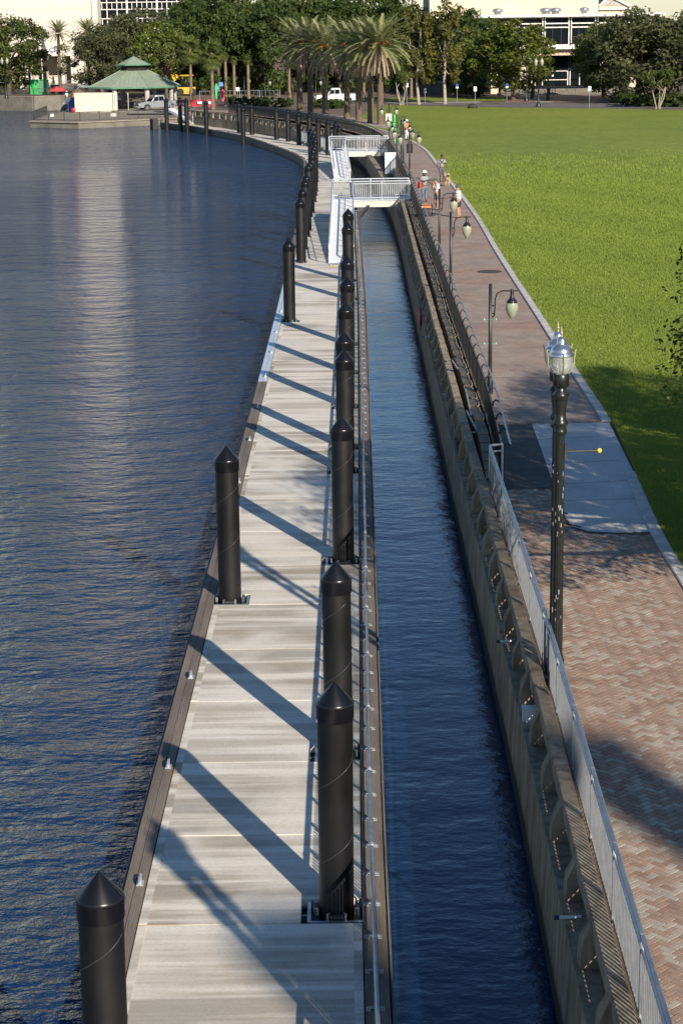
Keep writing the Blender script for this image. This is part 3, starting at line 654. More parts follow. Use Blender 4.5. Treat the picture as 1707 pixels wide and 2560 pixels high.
# dock railing on the curve
rA2, rB2 = DC.sY(168), DC.L - 6
d2 = thing('dock_railing', (dp(rA2, RD)[0], dp(rA2, RD)[1], ZD), 'pale grey picket railing on the far curved dock below the sea wall', 'railing')
rail_tube(DC, rA2, rB2, RD, ZD + 1.05, .035).build('top_rail', M['galv_pale'], d2); rail_tube(DC, rA2, rB2, RD, ZD + .16, .03).build('bottom_rail', M['galv_pale'], d2)
mb = MB(); s = rA2
while s < rB2: x, y, nx, ny = DC.at(s); mb.box((x + nx * RD, y + ny * RD, ZD + .6), (.03, .035, .88), rz=DC.ang(s)); s += 0.12
o = mb.build('distant_pickets', M['galv_pale'], d2); o['kind'] = 'stuff'
mb = MB(); mb.box((0, 0, .53), (.07, .07, 1.06)); pst2 = mb.mesh('post', M['galv_pale']); s = rA2
while s < rB2: x, y, nx, ny = DC.at(s); inst('post', pst2, d2, (x + nx * RD, y + ny * RD, ZD), (0, 0, DC.ang(s))); s += 1.9

# black promenade fence with bracketed handrail
pf = thing('promenade_fence', (F.at(0)[0], F.at(0)[1], 0), 'black picket fence with a bracketed handrail between promenade and sea wall', 'fence')
HS = 1.78
nseg = int(F.sY(228) / HS)
mb = MB(); mb.box((0, 0, .48), (.05, .05, .96)); bp = mb.mesh('post', M['black_paint'])
mb = MB(); mb.tube([(0, 0, .90), (.02, 0, 1.0), (.07, 0, 1.05), (.13, 0, 1.03), (.17, 0, .99)], .022, 7); hk = mb.mesh('handrail_bracket', M['black_paint'])
s = 0.0
for i in range(nseg + 1):
    x, y, nx, ny = F.at(s); a = F.ang(s); inst('post', bp, pf, (x, y, 0), (0, 0, a)); inst('handrail_bracket', hk, pf, (x, y, 0), (0, 0, a)); s += HS
sE = nseg * HS; s = 0
while s < sE - 1:
    e = min(s + HS * 4, sE)
    rail_tube(F, s, e, 0, .90, .022, 1.8, 6).build('top_rail', M['black_paint'], pf); rail_tube(F, s, e, 0, .10, .02, 1.8, 6).build('bottom_rail', M['black_paint'], pf)
    rail_tube(F, s + (.06 if s else 0), e - .06, .17, 1.02, .026, 1.2, 8).build('handrail', M['galvanised'] if s < 70 else M['black_paint'], pf); s = e
mb = MB(); mb.box((0, 0, .50), (.022, .022, .80)); bpk = mb.mesh('picket', M['black_paint']); rest = MB(); s = .09; n = 0
while s < sE:
    x, y, nx, ny = F.at(s)
    if n < 300: inst('picket', bpk, pf, (x, y, 0), (0, 0, F.ang(s)))
    else: rest.box((x, y, .5), (.024, .024, .80), rz=F.ang(s))
    n += 1; s += 0.105
o = rest.build('distant_pickets', M['black_paint'], pf); o['kind'] = 'stuff'
# galvanised barrier beside the near promenade
G0, G1 = C.sY(10), C.sY(45.0); GD = .21
gfence = thing('barrier_fence', (C.at(G0)[0] + GD, C.at(G0)[1], 0), 'galvanised steel picket barrier with double top tube behind the parapet', 'fence')
s = G0
mb = MB(); mb.box((0, 0, .52), (.05, .05, 1.04)); gp = mb.mesh('post', M['galvanised'])
mb = MB(); mb.box((0, 0, .47), (.022, .018, .82)); gk = mb.mesh('picket', M['galv_picket']); gpc = 0
while s < G1 - .3:
    e = min(s + 2.45, G1)
    rail_tube(C, s + .02, e - .02, GD, 1.05, .03, 1.2).build('top_rail', M['galvanised'], gfence); rail_tube(C, s + .02, e - .02, GD, .90, .02, 1.2, 6).build('second_rail', M['galvanised'], gfence); rail_tube(C, s + .02, e - .02, GD, .07, .02, 1.2, 6).build('bottom_rail', M['galvanised'], gfence)
    x, y, nx, ny = C.at(s); inst('post', gp, gfence, (x + nx * GD, y + ny * GD, 0), (0, 0, C.ang(s)))
    q = s + .12
    while q < e - .03:
        x, y, nx, ny = C.at(q); gpc += 1
        inst('picket', gk, gfence, (x + nx * GD, y + ny * GD, 0), (0, 0, C.ang(q))); q += .122
    s = e
mb = MB(); x, y, nx, ny = C.at(G1); x += GD; mb.tube([(x, y, 1.05), (x + .30, y + .12, 1.05)], .03, 8); mb.tube([(x, y, .90), (x + .30, y + .12, .90)], .02, 8); mb.tube([(x + .30, y + .12, 0), (x + .30, y + .12, 1.05)], .025, 8); mb.tube([(x, y, 0), (x, y, 1.05)], .025, 8); mb.build('end_return', M['galv_pale'], gfence)

# ------------------------------------------------------------------ gangways and landings
def gangway(x0, y0, z0, x1, y1, z1, w, label):
    """(x0,y0,z0) foot on the dock, (x1,y1,z1) head at the landing, centre lines"""
    r = thing('gangway', (x0, y0, z0), label, 'gangway'); a = Vector((x0, y0, z0 + .06)); b = Vector((x1, y1, z1 + .02)); d = b - a; L = d.length; side = Vector((1, -(x1 - x0) / (y1 - y0), 0)).normalized()
    mb = MB(); mb.bar(a, b, w, .06)
    mb.build('ramp_deck', M['white_alu'], r)
    n = int(L / .6)
    tr = MB()
    for i in range(n): p = a + d * ((i + .5) / n) + Vector((0, 0, .036)); tr.bar(p - side * (w / 2 - .05), p + side * (w / 2 - .05), .02, .006)
    tr.build('tread_strip', M['white_alu'], r)
    fl = MB(); f0 = a + Vector((0, -1.0, -.045)); fl.bar(f0, a + Vector((0, .05, .0)), w, .02); fl.build('toe_plate', M['galv_pale'], r)
    yl = MB(); yl.bar(f0 - side * w / 2 + Vector((0, 0.02, .012)), f0 + side * w / 2 + Vector((0, 0.02, .012)), .10, .012); yl.build('yellow_edge', M['yellow_paint'], r)
    for sgn in (-1, 1):
        o_ = side * (sgn * (w / 2 + .03)); u = Vector((0, 0, 1.05))
        br = MB(); br.bar(a + o_ - Vector((0, 0, .05)), b + o_ - Vector((0, 0, .05)), .07, .22); side_o = br.build('side_beam', M['white_alu'], r)
        t = MB(); t.tube([a + o_ + Vector((0, -.25, .55)), a + o_ + Vector((0, -.30, .85)), a + o_ + u * .98 + Vector((0, -.05, 0)), a + o_ + u + d * .02, b + o_ + u, b + o_ + u + Vector((0, .35, 0)), b + o_ + u * .6 + Vector((0, .5, 0))], .038, 8); t.build('handrail', M['galv_pale'], r)
        t = MB(); t.tube([a + o_ + u * .62, b + o_ + u * .62], .022, 6); t.build('mid_rail', M['galv_pale'], r)
        m = int(L / 1.5)
        for i in range(m + 1):
            p = a + d * (i / m) + o_; t = MB(); t.bar(p, p + u, .05, .05); t.build('post', M['galv_pale'], r)
        t = MB(); m = int(L / .36)
        for i in range(m): p = a + d * ((i + .5) / m) + o_; t.bar(p + u * .1, p + u * .98, .014, .014)
        o = t.build('railing_bars', M['galv_pale'], r); o['kind'] = 'stuff'
    return r
def landing(x0, x1, y0, y1, z, label, gapx):
    r = thing('landing_bridge', ((x0 + x1) / 2, y0, z), label, 'footbridge')
    n = max(2, int((x1 - x0) / .9))
    for i in range(n):
        a = x0 + (x1 - x0) * i / n; b = x0 + (x1 - x0) * (i + 1) / n; mb = MB(); mb.box(((a + b) / 2, (y0 + y1) / 2, z - .04), (b - a - .01, y1 - y0, .08)); mb.build('deck_plank', M['galv_pale'], r)
    mb = MB(); mb.box(((x0 + x1) / 2 + .5, y0 + .02, z - .27), (x1 - x0 - 1.2, .14, .34)); mb.build('edge_beam', M['rusty_white'], r)
    mb = MB(); mb.box(((x0 + x1) / 2, y1 - .02, z - .27), (x1 - x0, .14, .34)); mb.build('edge_beam', M['rusty_white'], r)
    for yy, xa in ((y0, gapx), (y1, x0)):
        t = MB(); t.tube([(xa, yy, z + 1.07), (x1, yy, z + 1.07)], .038, 8); t.build('top_rail', M['galv_pale'], r)
        t = MB(); t.tube([(xa, yy, z + .93), (x1, yy, z + .93)], .03, 8); t.build('second_rail', M['galv_pale'], r)
        t = MB(); t.tube([(xa, yy, z + .10), (x1, yy, z + .10)], .03, 8); t.build('bottom_rail', M['galv_pale'], r)
        m = max(1, int((x1 - xa) / 1.6))
        for i in range(m + 1): t = MB(); t.box((xa + (x1 - xa) * i / m, yy, z + .53), (.06, .06, 1.08)); t.build('post', M['galv_pale'], r)
        m = int((x1 - xa) / .125)
        t = MB(); t.box((0, 0, .52), (.024, .024, .84)); me = t.mesh('picket', M['galv_pale'])
        for i in range(1, m): inst('picket', me, r, (xa + (x1 - xa) * i / m, yy, z))
    return r
gangway(0.17, 98.6, ZD, 0.36, 119.2, 0.0, 1.15, 'long white aluminium gangway whose railing casts a lattice shadow, its foot nearest the straight dock')
landing(-.25, 4.32, 119.3, 121.2, 0.0, 'grey steel landing bridge with rusty white beam reaching the promenade behind the three men', .98)
gangway(0.42, 148.2, ZD, 0.10, 162.0, 0.0, 1.1, 'shorter white gangway down to the dock from the farther landing bridge')
landing(-.58, 4.18, 162.2, 164.0, 0.0, 'farther grey landing bridge above the dark channel beside the double lamps', .66)
# timber dolphin, brace at the end of the straight dock railing
q = dp(DC.sY(114.2), 1.72); t = thing('end_bollard', (q[0], q[1], ZD), 'squat dark timber post at the end of the dock railing', 'bollard')
mb = MB(); mb.box((q[0], q[1], ZD + .05), (.42, .42, 2.1)); mb.build('timber_block', M['steel_dark'], t); mb = MB(); mb.box((q[0], q[1], ZD + 1.11), (.34, .34, .02)); mb.build('top_plate', M['weathered_timber'], t)
t = thing('brace_strut', (1.2, 117.5, ZD), 'black diagonal strut propping the near landing bridge', 'strut'); mb = MB(); mb.bar((1.05, 117.6, ZD + .1), (2.0, 119.6, -.25), .16, .16); mb.build('strut', M['steel_dark'], t); mb = MB(); mb.bar((.9, 119.9, -.22), (2.1, 119.9, -.22), .16, .2); mb.build('bearer', M['steel_dark'], t)
# dock box / white locker by the fence, litter on the wall
def small(name, label, cat, mb, mat, base): o = mb.build(name, mat); tag(o, label, cat); return o
p = gz(993, 418, 0.0); lk = thing('white_locker', (p.x - .5, p.y, -.4), 'white slatted gate panel standing by the fence beyond the near landing', 'panel')
for i in range(4): mb = MB(); mb.box((p.x - .5 - .3 + i * .2, p.y, .3), (.17, .05, 1.5)); mb.build('slat', M['white_alu'], lk)
mb = MB(); mb.box((p.x - .5, p.y + .05, .95), (.8, .06, .1)); mb.build('cross_bar', M['white_alu'], lk)
mb = MB(); xr = C.x(75.5)
mb.add([(xr - .37, 74.4, -.80), (xr - .34, 74.5, -.28), (xr - .33, 76.7, -.26), (xr - .37, 76.8, -.74), (xr - .41, 74.4, -.80), (xr - .38, 74.5, -.27), (xr - .37, 76.7, -.25), (xr - .41, 76.8, -.74)], [(0, 1, 2, 3), (4, 7, 6, 5), (0, 4, 5, 1), (1, 5, 6, 2), (2, 6, 7, 3), (3, 7, 4, 0)])
tag(mb.build('red_sheet', M['red_tarp']), 'crimson plastic sheet hanging on the sea wall face', 'tarp')
mb = MB(); x = C.x(50); mb.add([(x - .33, 48.0, -.75), (x - .29, 49.5, -.42), (x - .22, 52.6, .02), (x - .20, 53.3, .10), (x - .17, 52.4, -.18), (x - .25, 49.4, -.60), (x - .35, 48.0, -.74), (x - .31, 49.5, -.41), (x - .24, 52.6, .03), (x - .22, 53.3, .11), (x - .19, 52.4, -.17), (x - .27, 49.4, -.59)],
               [(0, 1, 5), (1, 2, 4, 5), (2, 3, 4), (6, 11, 7), (7, 11, 10, 8), (8, 10, 9), (0, 6, 7, 1), (1, 7, 8, 2), (2, 8, 9, 3), (3, 9, 10, 4), (4, 10, 11, 5), (5, 11, 6, 0)])
tag(mb.build('metal_strip', M['galv_pale']), 'long bent silvery strip dangling from the parapet', 'strip')
for (px, py, L, lab) in [(1268, 1606, .30, 'white plastic drain stub on the ledge beside the worn lamp posts'), (1430, 2297, .36, 'white plastic drain stub poking from the nearest shaded wall ledge'), (1072, 844, .34, 'white drain stub far along the wall below the blue water reflections')]:
    a = gz(px, py, -.27); mb = MB(); mb.tube([(a.x - L / 2, a.y, -.25), (a.x + L / 2 - .07, a.y + .01, -.245)], .022, 8); t = thing('drain_pipe', (a.x, a.y, -.3), lab, 'pipe'); mb.build('pipe', M['pvc_white'], t); mb = MB(); mb.tube([(a.x - L / 2 - .05, a.y, -.25), (a.x - L / 2 + .01, a.y, -.25)], .03, 8); mb.build('pipe_collar', M['steel_dark'], t)
a = gz(1322, 1785, -.2); t = thing('junction_box', (a.x, a.y, -.3), 'small white junction box fixed between parapet posts', 'box'); mb = MB(); mb.box((a.x, a.y, -.20), (.22, .16, .20), top=(.96, .9)); mb.build('box_body', M['pvc_white'], t); mb = MB(); mb.box((a.x - .003, a.y - .003, -.085), (.235, .17, .018)); mb.build('lid', M['pvc_white'], t)
for k_, (pa, pb) in enumerate([((1128, 902), (1148, 932)), ((1163, 978), (1177, 1040)), ((1165, 1032), (1194, 1084))]):
    a = gz(*pa, .05); b = gz(*pb, -.15); b.z = -.12; a.z = .10; mb = MB(); mb.tube([a, b] + ([b + Vector((-.25, -.02, 0))] if k_ == 2 else []), .028, 8)
    tag(mb.build('broken_conduit', M['pvc_white']), ['loose white conduit leaning over the coping into the trench', 'loose white conduit lying straight along the trench', 'loose white conduit with a bent end in the trench'][k_], 'pipe')
# ------------------------------------------------------------------ lamps
def acorn(x, y, label, ang=0.0, arm=True):
    r = thing('acorn_lamp', (x, y, 0), label, 'street lamp', 'worn black acorn lamp posts by the barrier'); o = (x, y, 0)
    mb = MB(); mb.lathe([(.165, 0), (.17, .06), (.15, .10), (.145, .22), (.125, .32), (.110, .46), (.118, .50), (.10, .54), (.085, .60)], 24); mb.build('base', M['post_paint_worn'], r, loc=o)
    mb = MB(); mb.lathe([(.083, .60), (.072, 4.25)], 48, flute=.16, nf=12); sh = mb.build('shaft', M['post_paint_worn'], r, loc=o)
    mb = MB()
    for i in range(24):
        z = rng.choice([rng.uniform(1.2, 1.7), rng.uniform(2.6, 3.1), rng.uniform(2.6, 3.8)]); th = -math.pi / 2 + rng.uniform(-1.0, .9); rr = .0835 - .011 * (z - .6) / 3.65
        mb.box((rr * math.cos(th), rr * math.sin(th), z), (.003, rng.uniform(.004, .009), rng.uniform(.015, .09)), rz=th)
    mb.build('bare_metal_patches', M['paint_flake'], sh, loc=o)
    mb = MB(); mb.lathe([(.075, 4.25), (.105, 4.29), (.105, 4.33), (.08, 4.37), (.115, 4.42), (.12, 4.47), (.09, 4.50), (.085, 4.62), (.105, 4.80), (.105, 4.86), (.13, 4.88), (.13, 4.91), (.085, 4.95), (.075, 5.02)], 24); mb.build('capital', M['post_paint_worn'], r, loc=o)
    mb = MB(); mb.lathe([(.10, 5.02), (.128, 5.04), (.132, 5.22), (.12, 5.235)], 20); mb.build('ballast_housing', M['post_paint_worn'], r, loc=o)
    L = thing  # lantern: globe, cage, dome, finial
    mb = MB(); mb.lathe([(.10, 5.235), (.15, 5.28), (.178, 5.36), (.185, 5.46), (.183, 5.52)], 24); g = mb.build('lantern_globe', M['lantern_glass'], r, loc=o)
    mb = MB(); mb.lathe([(.02, 5.25), (.03, 5.30), (.028, 5.42), (.0, 5.44)], 12); mb.build('bulb', M['globe_opal'], g, loc=o)
    mb = MB(); mb.lathe([(.196, 5.52), (.198, 5.56), (.185, 5.575), (.17, 5.60), (.172, 5.615), (.14, 5.66), (.085, 5.70), (.075, 5.715), (.078, 5.75), (.06, 5.80), (.022, 5.83)], 28); d = mb.build('lantern_dome', M['lantern_alu'], r, loc=o)
    mb = MB(); mb.lathe([(.022, 5.83), (.012, 5.87), (.032, 5.885), (.012, 5.90), (.002, 5.99)], 12); mb.build('finial', M['lantern_cage'], d, loc=o)
    for i in range(4):
        th = i * math.pi / 2 + .1; c_, s_ = math.cos(th), math.sin(th); mb = MB(); mb.tube([(rr * c_, rr * s_, z) for rr, z in ((.12, 5.235), (.17, 5.29), (.203, 5.38), (.212, 5.48), (.222, 5.57), (.235, 5.62))], .009, 6); mb.build('cage_rib', M['lantern_cage'], r, loc=o)
    if arm:
        mb = MB(); mb.box((.09, 0, 3.98), (.05, .12, .22)); mb.tube([(.09, 0, 3.98), (.62, .03, 3.98)], .016, 8); b = mb.build('banner_arm', M['steel_dark'], r, loc=o, rot=(0, 0, ang)); mb = MB(); mb.lathe([(.0, -.04), (.03, -.03), (.042, 0), (.03, .03), (0, .04)], 14); 
        q = Matrix.Rotation(ang, 3, 'Z') @ Vector((.63, .03, 3.98)); inst('arm_ball', mb.mesh('arm_ball', M['yellow_paint']), b, (x + q.x, y + q.y, q.z))
    return r
p = gz(1391, 1722); p2 = gz(1386, 1696)
acorn(p.x, p.y, 'worn black fluted lamp post with clear lantern and yellow-tipped banner arm', 0.0, True)
acorn(p2.x - .02, p2.y, 'worn black fluted lamp post standing close behind the one with the banner arm', 0.0, False)
acorn(p.x - .12, p.y - 17.0, 'worn black lamp post outside the view whose shadow crosses the nearest dock panels', 0, False)
acorn(p2.x - .14, p2.y - 17.0, 'second worn black lamp post outside the view behind the other', 0, False)
def teardrop_parts(r, o, ang, H, arm=.62):
    rt = (0, 0, ang)
    mb = MB(); mb.tube([(.06, 0, H - .95), (.11, 0, H - .92), (.13, 0, H - .70), (.14, 0, H - .42), (.20, 0, H - .26), (.34, 0, H - .20), (arm + .16, 0, H - .20)], .02, 8); mb.tube([(0, 0, H - .62), (.14, 0, H - .62)], .018, 6); mb.tube([(0, 0, H - .85), (.13, 0, H - .85)], .018, 6); a = mb.build('lamp_arm', M['black_paint'], r, loc=o, rot=rt)
    mb = MB(); mb.lathe([(.035, H - .15), (.05, H - .22), (.055, H - .36), (.08, H - .42), (.145, H - .49), (.16, H - .53), (.15, H - .55)], 18, c=(arm, 0, 0)); mb.build('lamp_shade', M['black_paint'], r, loc=o, rot=rt)
    mb = MB(); mb.lathe([(.16, H - .55), (.185, H - .63), (.175, H - .75), (.13, H - .88), (.07, H - .98), (.012, H - 1.03), (.0, H - 1.06)], 20, c=(arm, 0, 0)); mb.build('teardrop_globe', M['globe_opal'], r, loc=o, rot=rt)
def teardrop(x, y, H, label, angs, group, extra=None):
    r = thing('teardrop_lamp', (x, y, 0), label, 'street lamp', group); o = (x, y, 0)
    mb = MB(); mb.lathe([(.085, 0), (.085, .5), (.06, .56), (.055, 1.0), (.048, H), (.02, H + .012)], 16); mb.build('pole', M['black_paint'], r, loc=o)
    for a in angs: teardrop_parts(r, o, a, H)
    if extra == 'clamps':
        for z in (H - 1.02, H - 1.72):
            mb = MB(); mb.box((0, 0, z), (.36, .05, .03)); b = mb.build('banner_clamp', M['roof_edge'], r, loc=o); mb = MB(); mb.box((-.17, 0, z + .01), (.03, .07, .05)); mb.box((.17, 0, z + .01), (.03, .07, .05)); mb.build('clamp_bolt', M['galv_pale'], b, loc=o)
    if extra == 'box': mb = MB(); mb.box((-.13, 0, H - 1.25), (.16, .16, .62)); mb.box((.13, 0, H - 1.25), (.16, .16, .62)); mb.build('speaker_box', M['black_paint'], r, loc=o)
    if extra == 'board': mb = MB(); mb.box((-.02, -.09, H - 1.15), (.50, .03, .62)); mb.build('notice_board', M['sign_white'], r, loc=o)
    return r
for (px, py, H, lab, ex) in [(1224, 985, 3.2, 'single teardrop lamp with green banner clamps on its black pole', 'clamps'), (1126, 748, 3.35, 'single teardrop lamp rising in front of the walker in black shorts', None), (1098, 662, 3.3, 'single teardrop lamp rising beside the man in white T-shirt', None)]:
    p = gz(px, py); teardrop(p.x, p.y, H, lab, [0.0], 'single-arm teardrop lamps', ex)
for (px, py, lab, ex) in [(1023.7, 447, 'double-arm teardrop lamp with two black speaker boxes', 'box'), (1008, 430, 'double-arm teardrop lamp just beyond the one with speaker boxes', None), (1003, 413, 'double-arm teardrop lamp third beyond the speaker boxes', None), (991, 394, 'double-arm teardrop lamp beside the tall green feather flag', None), (972.5, 356, 'double-arm teardrop lamp carrying a blank white board', 'board')]:
    p = gz(px, py); teardrop(p.x, p.y, 3.25, lab, [0.0, math.pi], 'double-arm teardrop lamps', ex)
# ------------------------------------------------------------------ people and dog
def skin_mesh(name, verts, edges, radii, mat, root=0, sub=2):
    me = bpy.data.meshes.new(name); me.from_pydata([tuple(v) for v in verts], edges, []); o = bpy.data.objects.new(name, me); COL.objects.link(o)
    md = o.modifiers.new('skin', 'SKIN'); md.use_smooth_shade = True
    for i, r_ in enumerate(radii): me.skin_vertices[0].data[i].radius = (r_, r_) if not hasattr(r_, '__len__') else r_
    me.skin_vertices[0].data[root].use_root = True
    sb = o.modifiers.new('sub', 'SUBSURF'); sb.levels = sub; sb.render_levels = sub
    dg = bpy.context.evaluated_depsgraph_get(); nm = bpy.data.meshes.new_from_object(o.evaluated_get(dg)); nm.name = name
    nm.materials.clear(); nm.materials.append(mat)
    for p_ in nm.polygons: p_.use_smooth = True
    bpy.data.objects.remove(o); return nm
def person(loc, face, label, skin, top, bottom, J, long_legs=False, shoes='shoe_black', socks=None, H=1.76, hat=None, group=None, sleeves=True):
    """face: rotation about z, figure faces -Y at 0. J: dict of arm / leg joints in figure space (metres, for 1.76 m)"""
    r = thing('person', loc, label, 'person', group, face); k = H / 1.76
    def P(*v): return Vector(v) * k
    pel = P(0, .0, .95); hips = [P(-.09, 0, .92), P(.09, 0, .92)]
    lean = J.get('lean', (0, 0)); ch = P(lean[0] * .7, lean[1] * .7, 1.30); nk = P(lean[0], lean[1], 1.49); hd = J.get('head', (lean[0], lean[1] - .02, 1.63)); hd = P(*hd)
    kn = [P(*J.get('kneeL', (-.10, -.02, .50))), P(*J.get('kneeR', (.10, -.02, .50)))]; an = [P(*J.get('ankL', (-.11, .03, .09))), P(*J.get('ankR', (.11, .03, .09)))]
    sh = [ch + P(-.17, 0, .12), ch + P(.17, 0, .12)]; el = [P(*J.get('elL', (-.25, .03, 1.13))), P(*J.get('elR', (.25, .03, 1.13)))]; wr = [P(*J.get('wrL', (-.24, -.10, .90))), P(*J.get('wrR', (.24, -.10, .90)))]
    V = [pel, P(0, 0, 1.12), ch, nk, hd - P(0, 0, .06), hd + P(0, 0, .04), hd + P(0, 0, .11)]; E = [(0, 1), (1, 2), (2, 3), (3, 4), (4, 5), (5, 6)]; Rr = [.135, .125, .15, .062, .078, .092, .06]
    V.append(hd + P(0, -.105, -.015)); E.append((5, 7)); Rr.append(.018)       # nose
    for i in (0, 1):
        b = len(V); V += [hips[i], kn[i], an[i], an[i] + P(0, -.15, -.055)]; E += [(0, b), (b, b + 1), (b + 1, b + 2), (b + 2, b + 3)]; Rr += [.095, .058, .042, .038]
        b = len(V); d = (wr[i] - el[i]).normalized(); hnd = wr[i] + d * .08 * k; side = d.cross(Vector((0, 1, 0)) if abs(d.y) < .8 else Vector((1, 0, 0))).normalized(); up = side.cross(d)
        V += [sh[i], el[i], wr[i], hnd]; E += [(2, b), (b, b + 1), (b + 1, b + 2), (b + 2, b + 3)]; Rr += [.060, .043, .030, (.040, .024)]
        for f_ in range(4):
            c_ = len(V); V += [hnd + side * (.027 - .018 * f_) * k + d * (.055 - .006 * abs(f_ - 1)) * k, hnd + side * (.027 - .018 * f_) * k + d * .085 * k + up * .02 * k]; E += [(b + 3, c_), (c_, c_ + 1)]; Rr += [.0095, .008]
        c_ = len(V); V += [wr[i] + d * .045 * k + side * .05 * k + up * .01 * k]; E.append((b + 3, c_)); Rr += [.010]
    Rr = [tuple(x * k for x in q) if hasattr(q, '__len__') else q * k for q in Rr]
    body = inst('body', skin_mesh('body', V, E, Rr, M[skin]), r); body.matrix_parent_inverse = Matrix()
    def part(name, vs, es, rs, mat, root=0): o = inst(name, skin_mesh(name, vs, es, [x * k for x in rs], M[mat], root), r); o.matrix_parent_inverse = Matrix(); return o
    es_ = [sh[i] + (el[i] - sh[i]) * .72 for i in (0, 1)]
    part('shirt', [P(0, 0, .90), P(0, 0, 1.10), ch, nk - P(0, 0, .05), sh[0], es_[0], sh[1], es_[1]], [(0, 1), (1, 2), (2, 3), (2, 4), (4, 5), (2, 6), (6, 7)], [.160, .155, .168, .085, .078, .070, .078, .070], top)
    lo = [kn[i] + (hips[i] - kn[i]) * (.12) if not long_legs else an[i] + P(0, 0, .03) for i in (0, 1)]
    vs = [P(0, 0, .98), P(0, 0, .90), hips[0] - P(0.01, 0, .06), kn[0] if long_legs else (hips[0] + lo[0]) / 2, lo[0], hips[1] + P(.01, 0, -.06), kn[1] if long_legs else (hips[1] + lo[1]) / 2, lo[1]]
    part('trousers' if long_legs else 'shorts', vs, [(0, 1), (1, 2), (2, 3), (3, 4), (1, 5), (5, 6), (6, 7)], [.150, .155, .112, .085 if long_legs else .105, .062 if long_legs else .098, .112, .085 if long_legs else .105, .062 if long_legs else .098], bottom)
    for i in (0, 1):
        part('shoe', [an[i] + P(0, .03, -.035), an[i] + P(0, -.06, -.05), an[i] + P(0, -.17, -.06)], [(0, 1), (1, 2)], [.052, .050, .040], shoes)
        if socks: part('sock', [an[i] + P(0, 0, .09), an[i] + P(0, 0, -.01)], [(0, 1)], [.050, .050], socks)
    for sx in (-1, 1): mb = MB(); mb.lathe([(0, -.010), (.010, 0), (0, .010)], 8); e_ = mb.build('eye', M['eye_dark'], r); e_.matrix_parent_inverse = Matrix(); e_.location = hd + P(sx * .032, -.088, .015); 
    mb = MB(); mb.box((0, 0, 0), (.045 * k, .012, .012)); e_ = mb.build('mouth', M['lip'], r); e_.matrix_parent_inverse = Matrix(); e_.location = hd + P(0, -.083, -.062)
    for sx in (-1, 1): mb = MB(); mb.box((0, 0, 0), (.02, .035, .06)); e_ = mb.build('ear', M[skin], r); e_.matrix_parent_inverse = Matrix(); e_.location = hd + P(sx * .095, .0, .01)
    mb = MB()
    if hat == 'helmet': mb.lathe([(.165, .045), (.165, .055), (.125, .065), (.122, .10), (.10, .155), (.05, .185), (0, .19)], 18); nm, mt = 'hard_hat', 'helmet_white'
    elif hat == 'cap': mb.lathe([(.108, .035), (.112, .06), (.10, .12), (.05, .15), (0, .155)], 16); mb.box((0, -.14, .045), (.14, .12, .014)); nm, mt = 'cap', 'hat_grey'
    elif hat == 'bucket': mb.lathe([(.17, .03), (.165, .04), (.112, .055), (.105, .12), (.08, .145), (0, .15)], 18); nm, mt = 'sun_hat', 'hat_grey'
    else: mb.lathe([(.100, .02), (.105, .05), (.095, .11), (.05, .145), (0, .15)], 14); nm, mt = 'hair', 'hair_dark'
    h_ = mb.build(nm, M[mt], r); h_.matrix_parent_inverse = Matrix(); h_.location = hd + P(0, .005, .0); h_.scale = (k, k, k)
    return r
def onperson(r, name, mb, mat): o = mb.build(name, mat, r); o.matrix_parent_inverse = Matrix(); return o
p = gz(1104, 455); q = person((p.x, p.y, .012), 0.05, 'walker in grey T-shirt and dark shorts with crossed chest straps, leading a dog', 'skin_dark', 'shirt_grey', 'shorts_grey', dict(elL=(-.30, .02, 1.12), elR=(.30, .02, 1.12), wrL=(-.22, -.16, 1.0), wrR=(.27, -.06, .90), kneeL=(-.1, -.10, .5), ankL=(-.1, -.02, .10), ankR=(.11, .10, .10)), H=1.75)
mb = MB(); mb.tube([(-.15, -.10, 1.46), (0, -.185, 1.27), (.15, -.10, 1.46)], .022, 6); mb.tube([(-.17, -.1, 1.12), (0, -.185, 1.27), (.17, -.1, 1.12)], .022, 6); onperson(q, 'chest_strap', mb, M['strap_black'])
p = gz(1092, 526); p_white = person((p.x, p.y, .012), -R(60), 'man in white T-shirt, grey shorts and cap with hands raised to his face', 'skin_tan', 'shirt_white', 'shorts_grey', dict(lean=(0, -.03), head=(0, -.10, 1.60), elL=(-.20, -.20, 1.16), elR=(.20, -.20, 1.16), wrL=(-.07, -.25, 1.42), wrR=(.07, -.25, 1.42), kneeL=(-.1, -.05, .5), ankL=(-.1, .06, .1), ankR=(.1, -.03, .1)), socks='sock_white', hat='cap', H=1.78)
p = gz(1060, 505); p_helm = person((p.x, p.y, .012), R(25), 'worker in white hard hat and jeans with red vest on his arm beside the generator', 'skin_dark', 'shirt_grey', 'jeans', dict(head=(0, -.05, 1.63), elL=(-.25, -.06, 1.16), elR=(.26, -.08, 1.16), wrL=(-.10, -.26, 1.22), wrR=(.16, -.27, 1.22)), long_legs=True, hat='helmet', H=1.78)
mb = MB(); mb.box((-.31, -.04, .98), (.14, .26, .36), top=(.9, .9)); mb.box((-.31, -.175, .98), (.145, .01, .05)); onperson(p_helm, 'red_vest', mb, M['vest_red']); mb = MB(); mb.tube([(.05, -.28, 1.30), (.30, -.40, 1.52)], .012, 6); onperson(p_helm, 'hose_wand', mb, M['galv_pale'])
p = gz(1146, 546); p_dark = person((p.x, p.y, .012), R(65) + math.pi, 'man in pale shirt, dark shorts and sun hat holding a looped hose near the kerb', 'skin_tan', 'shirt_white', 'shorts_dark', dict(lean=(0, -.03), elL=(-.24, -.04, 1.14), elR=(.24, -.04, 1.14), wrL=(-.16, -.28, 1.08), wrR=(.16, -.28, 1.08)), hat='bucket', H=1.78)
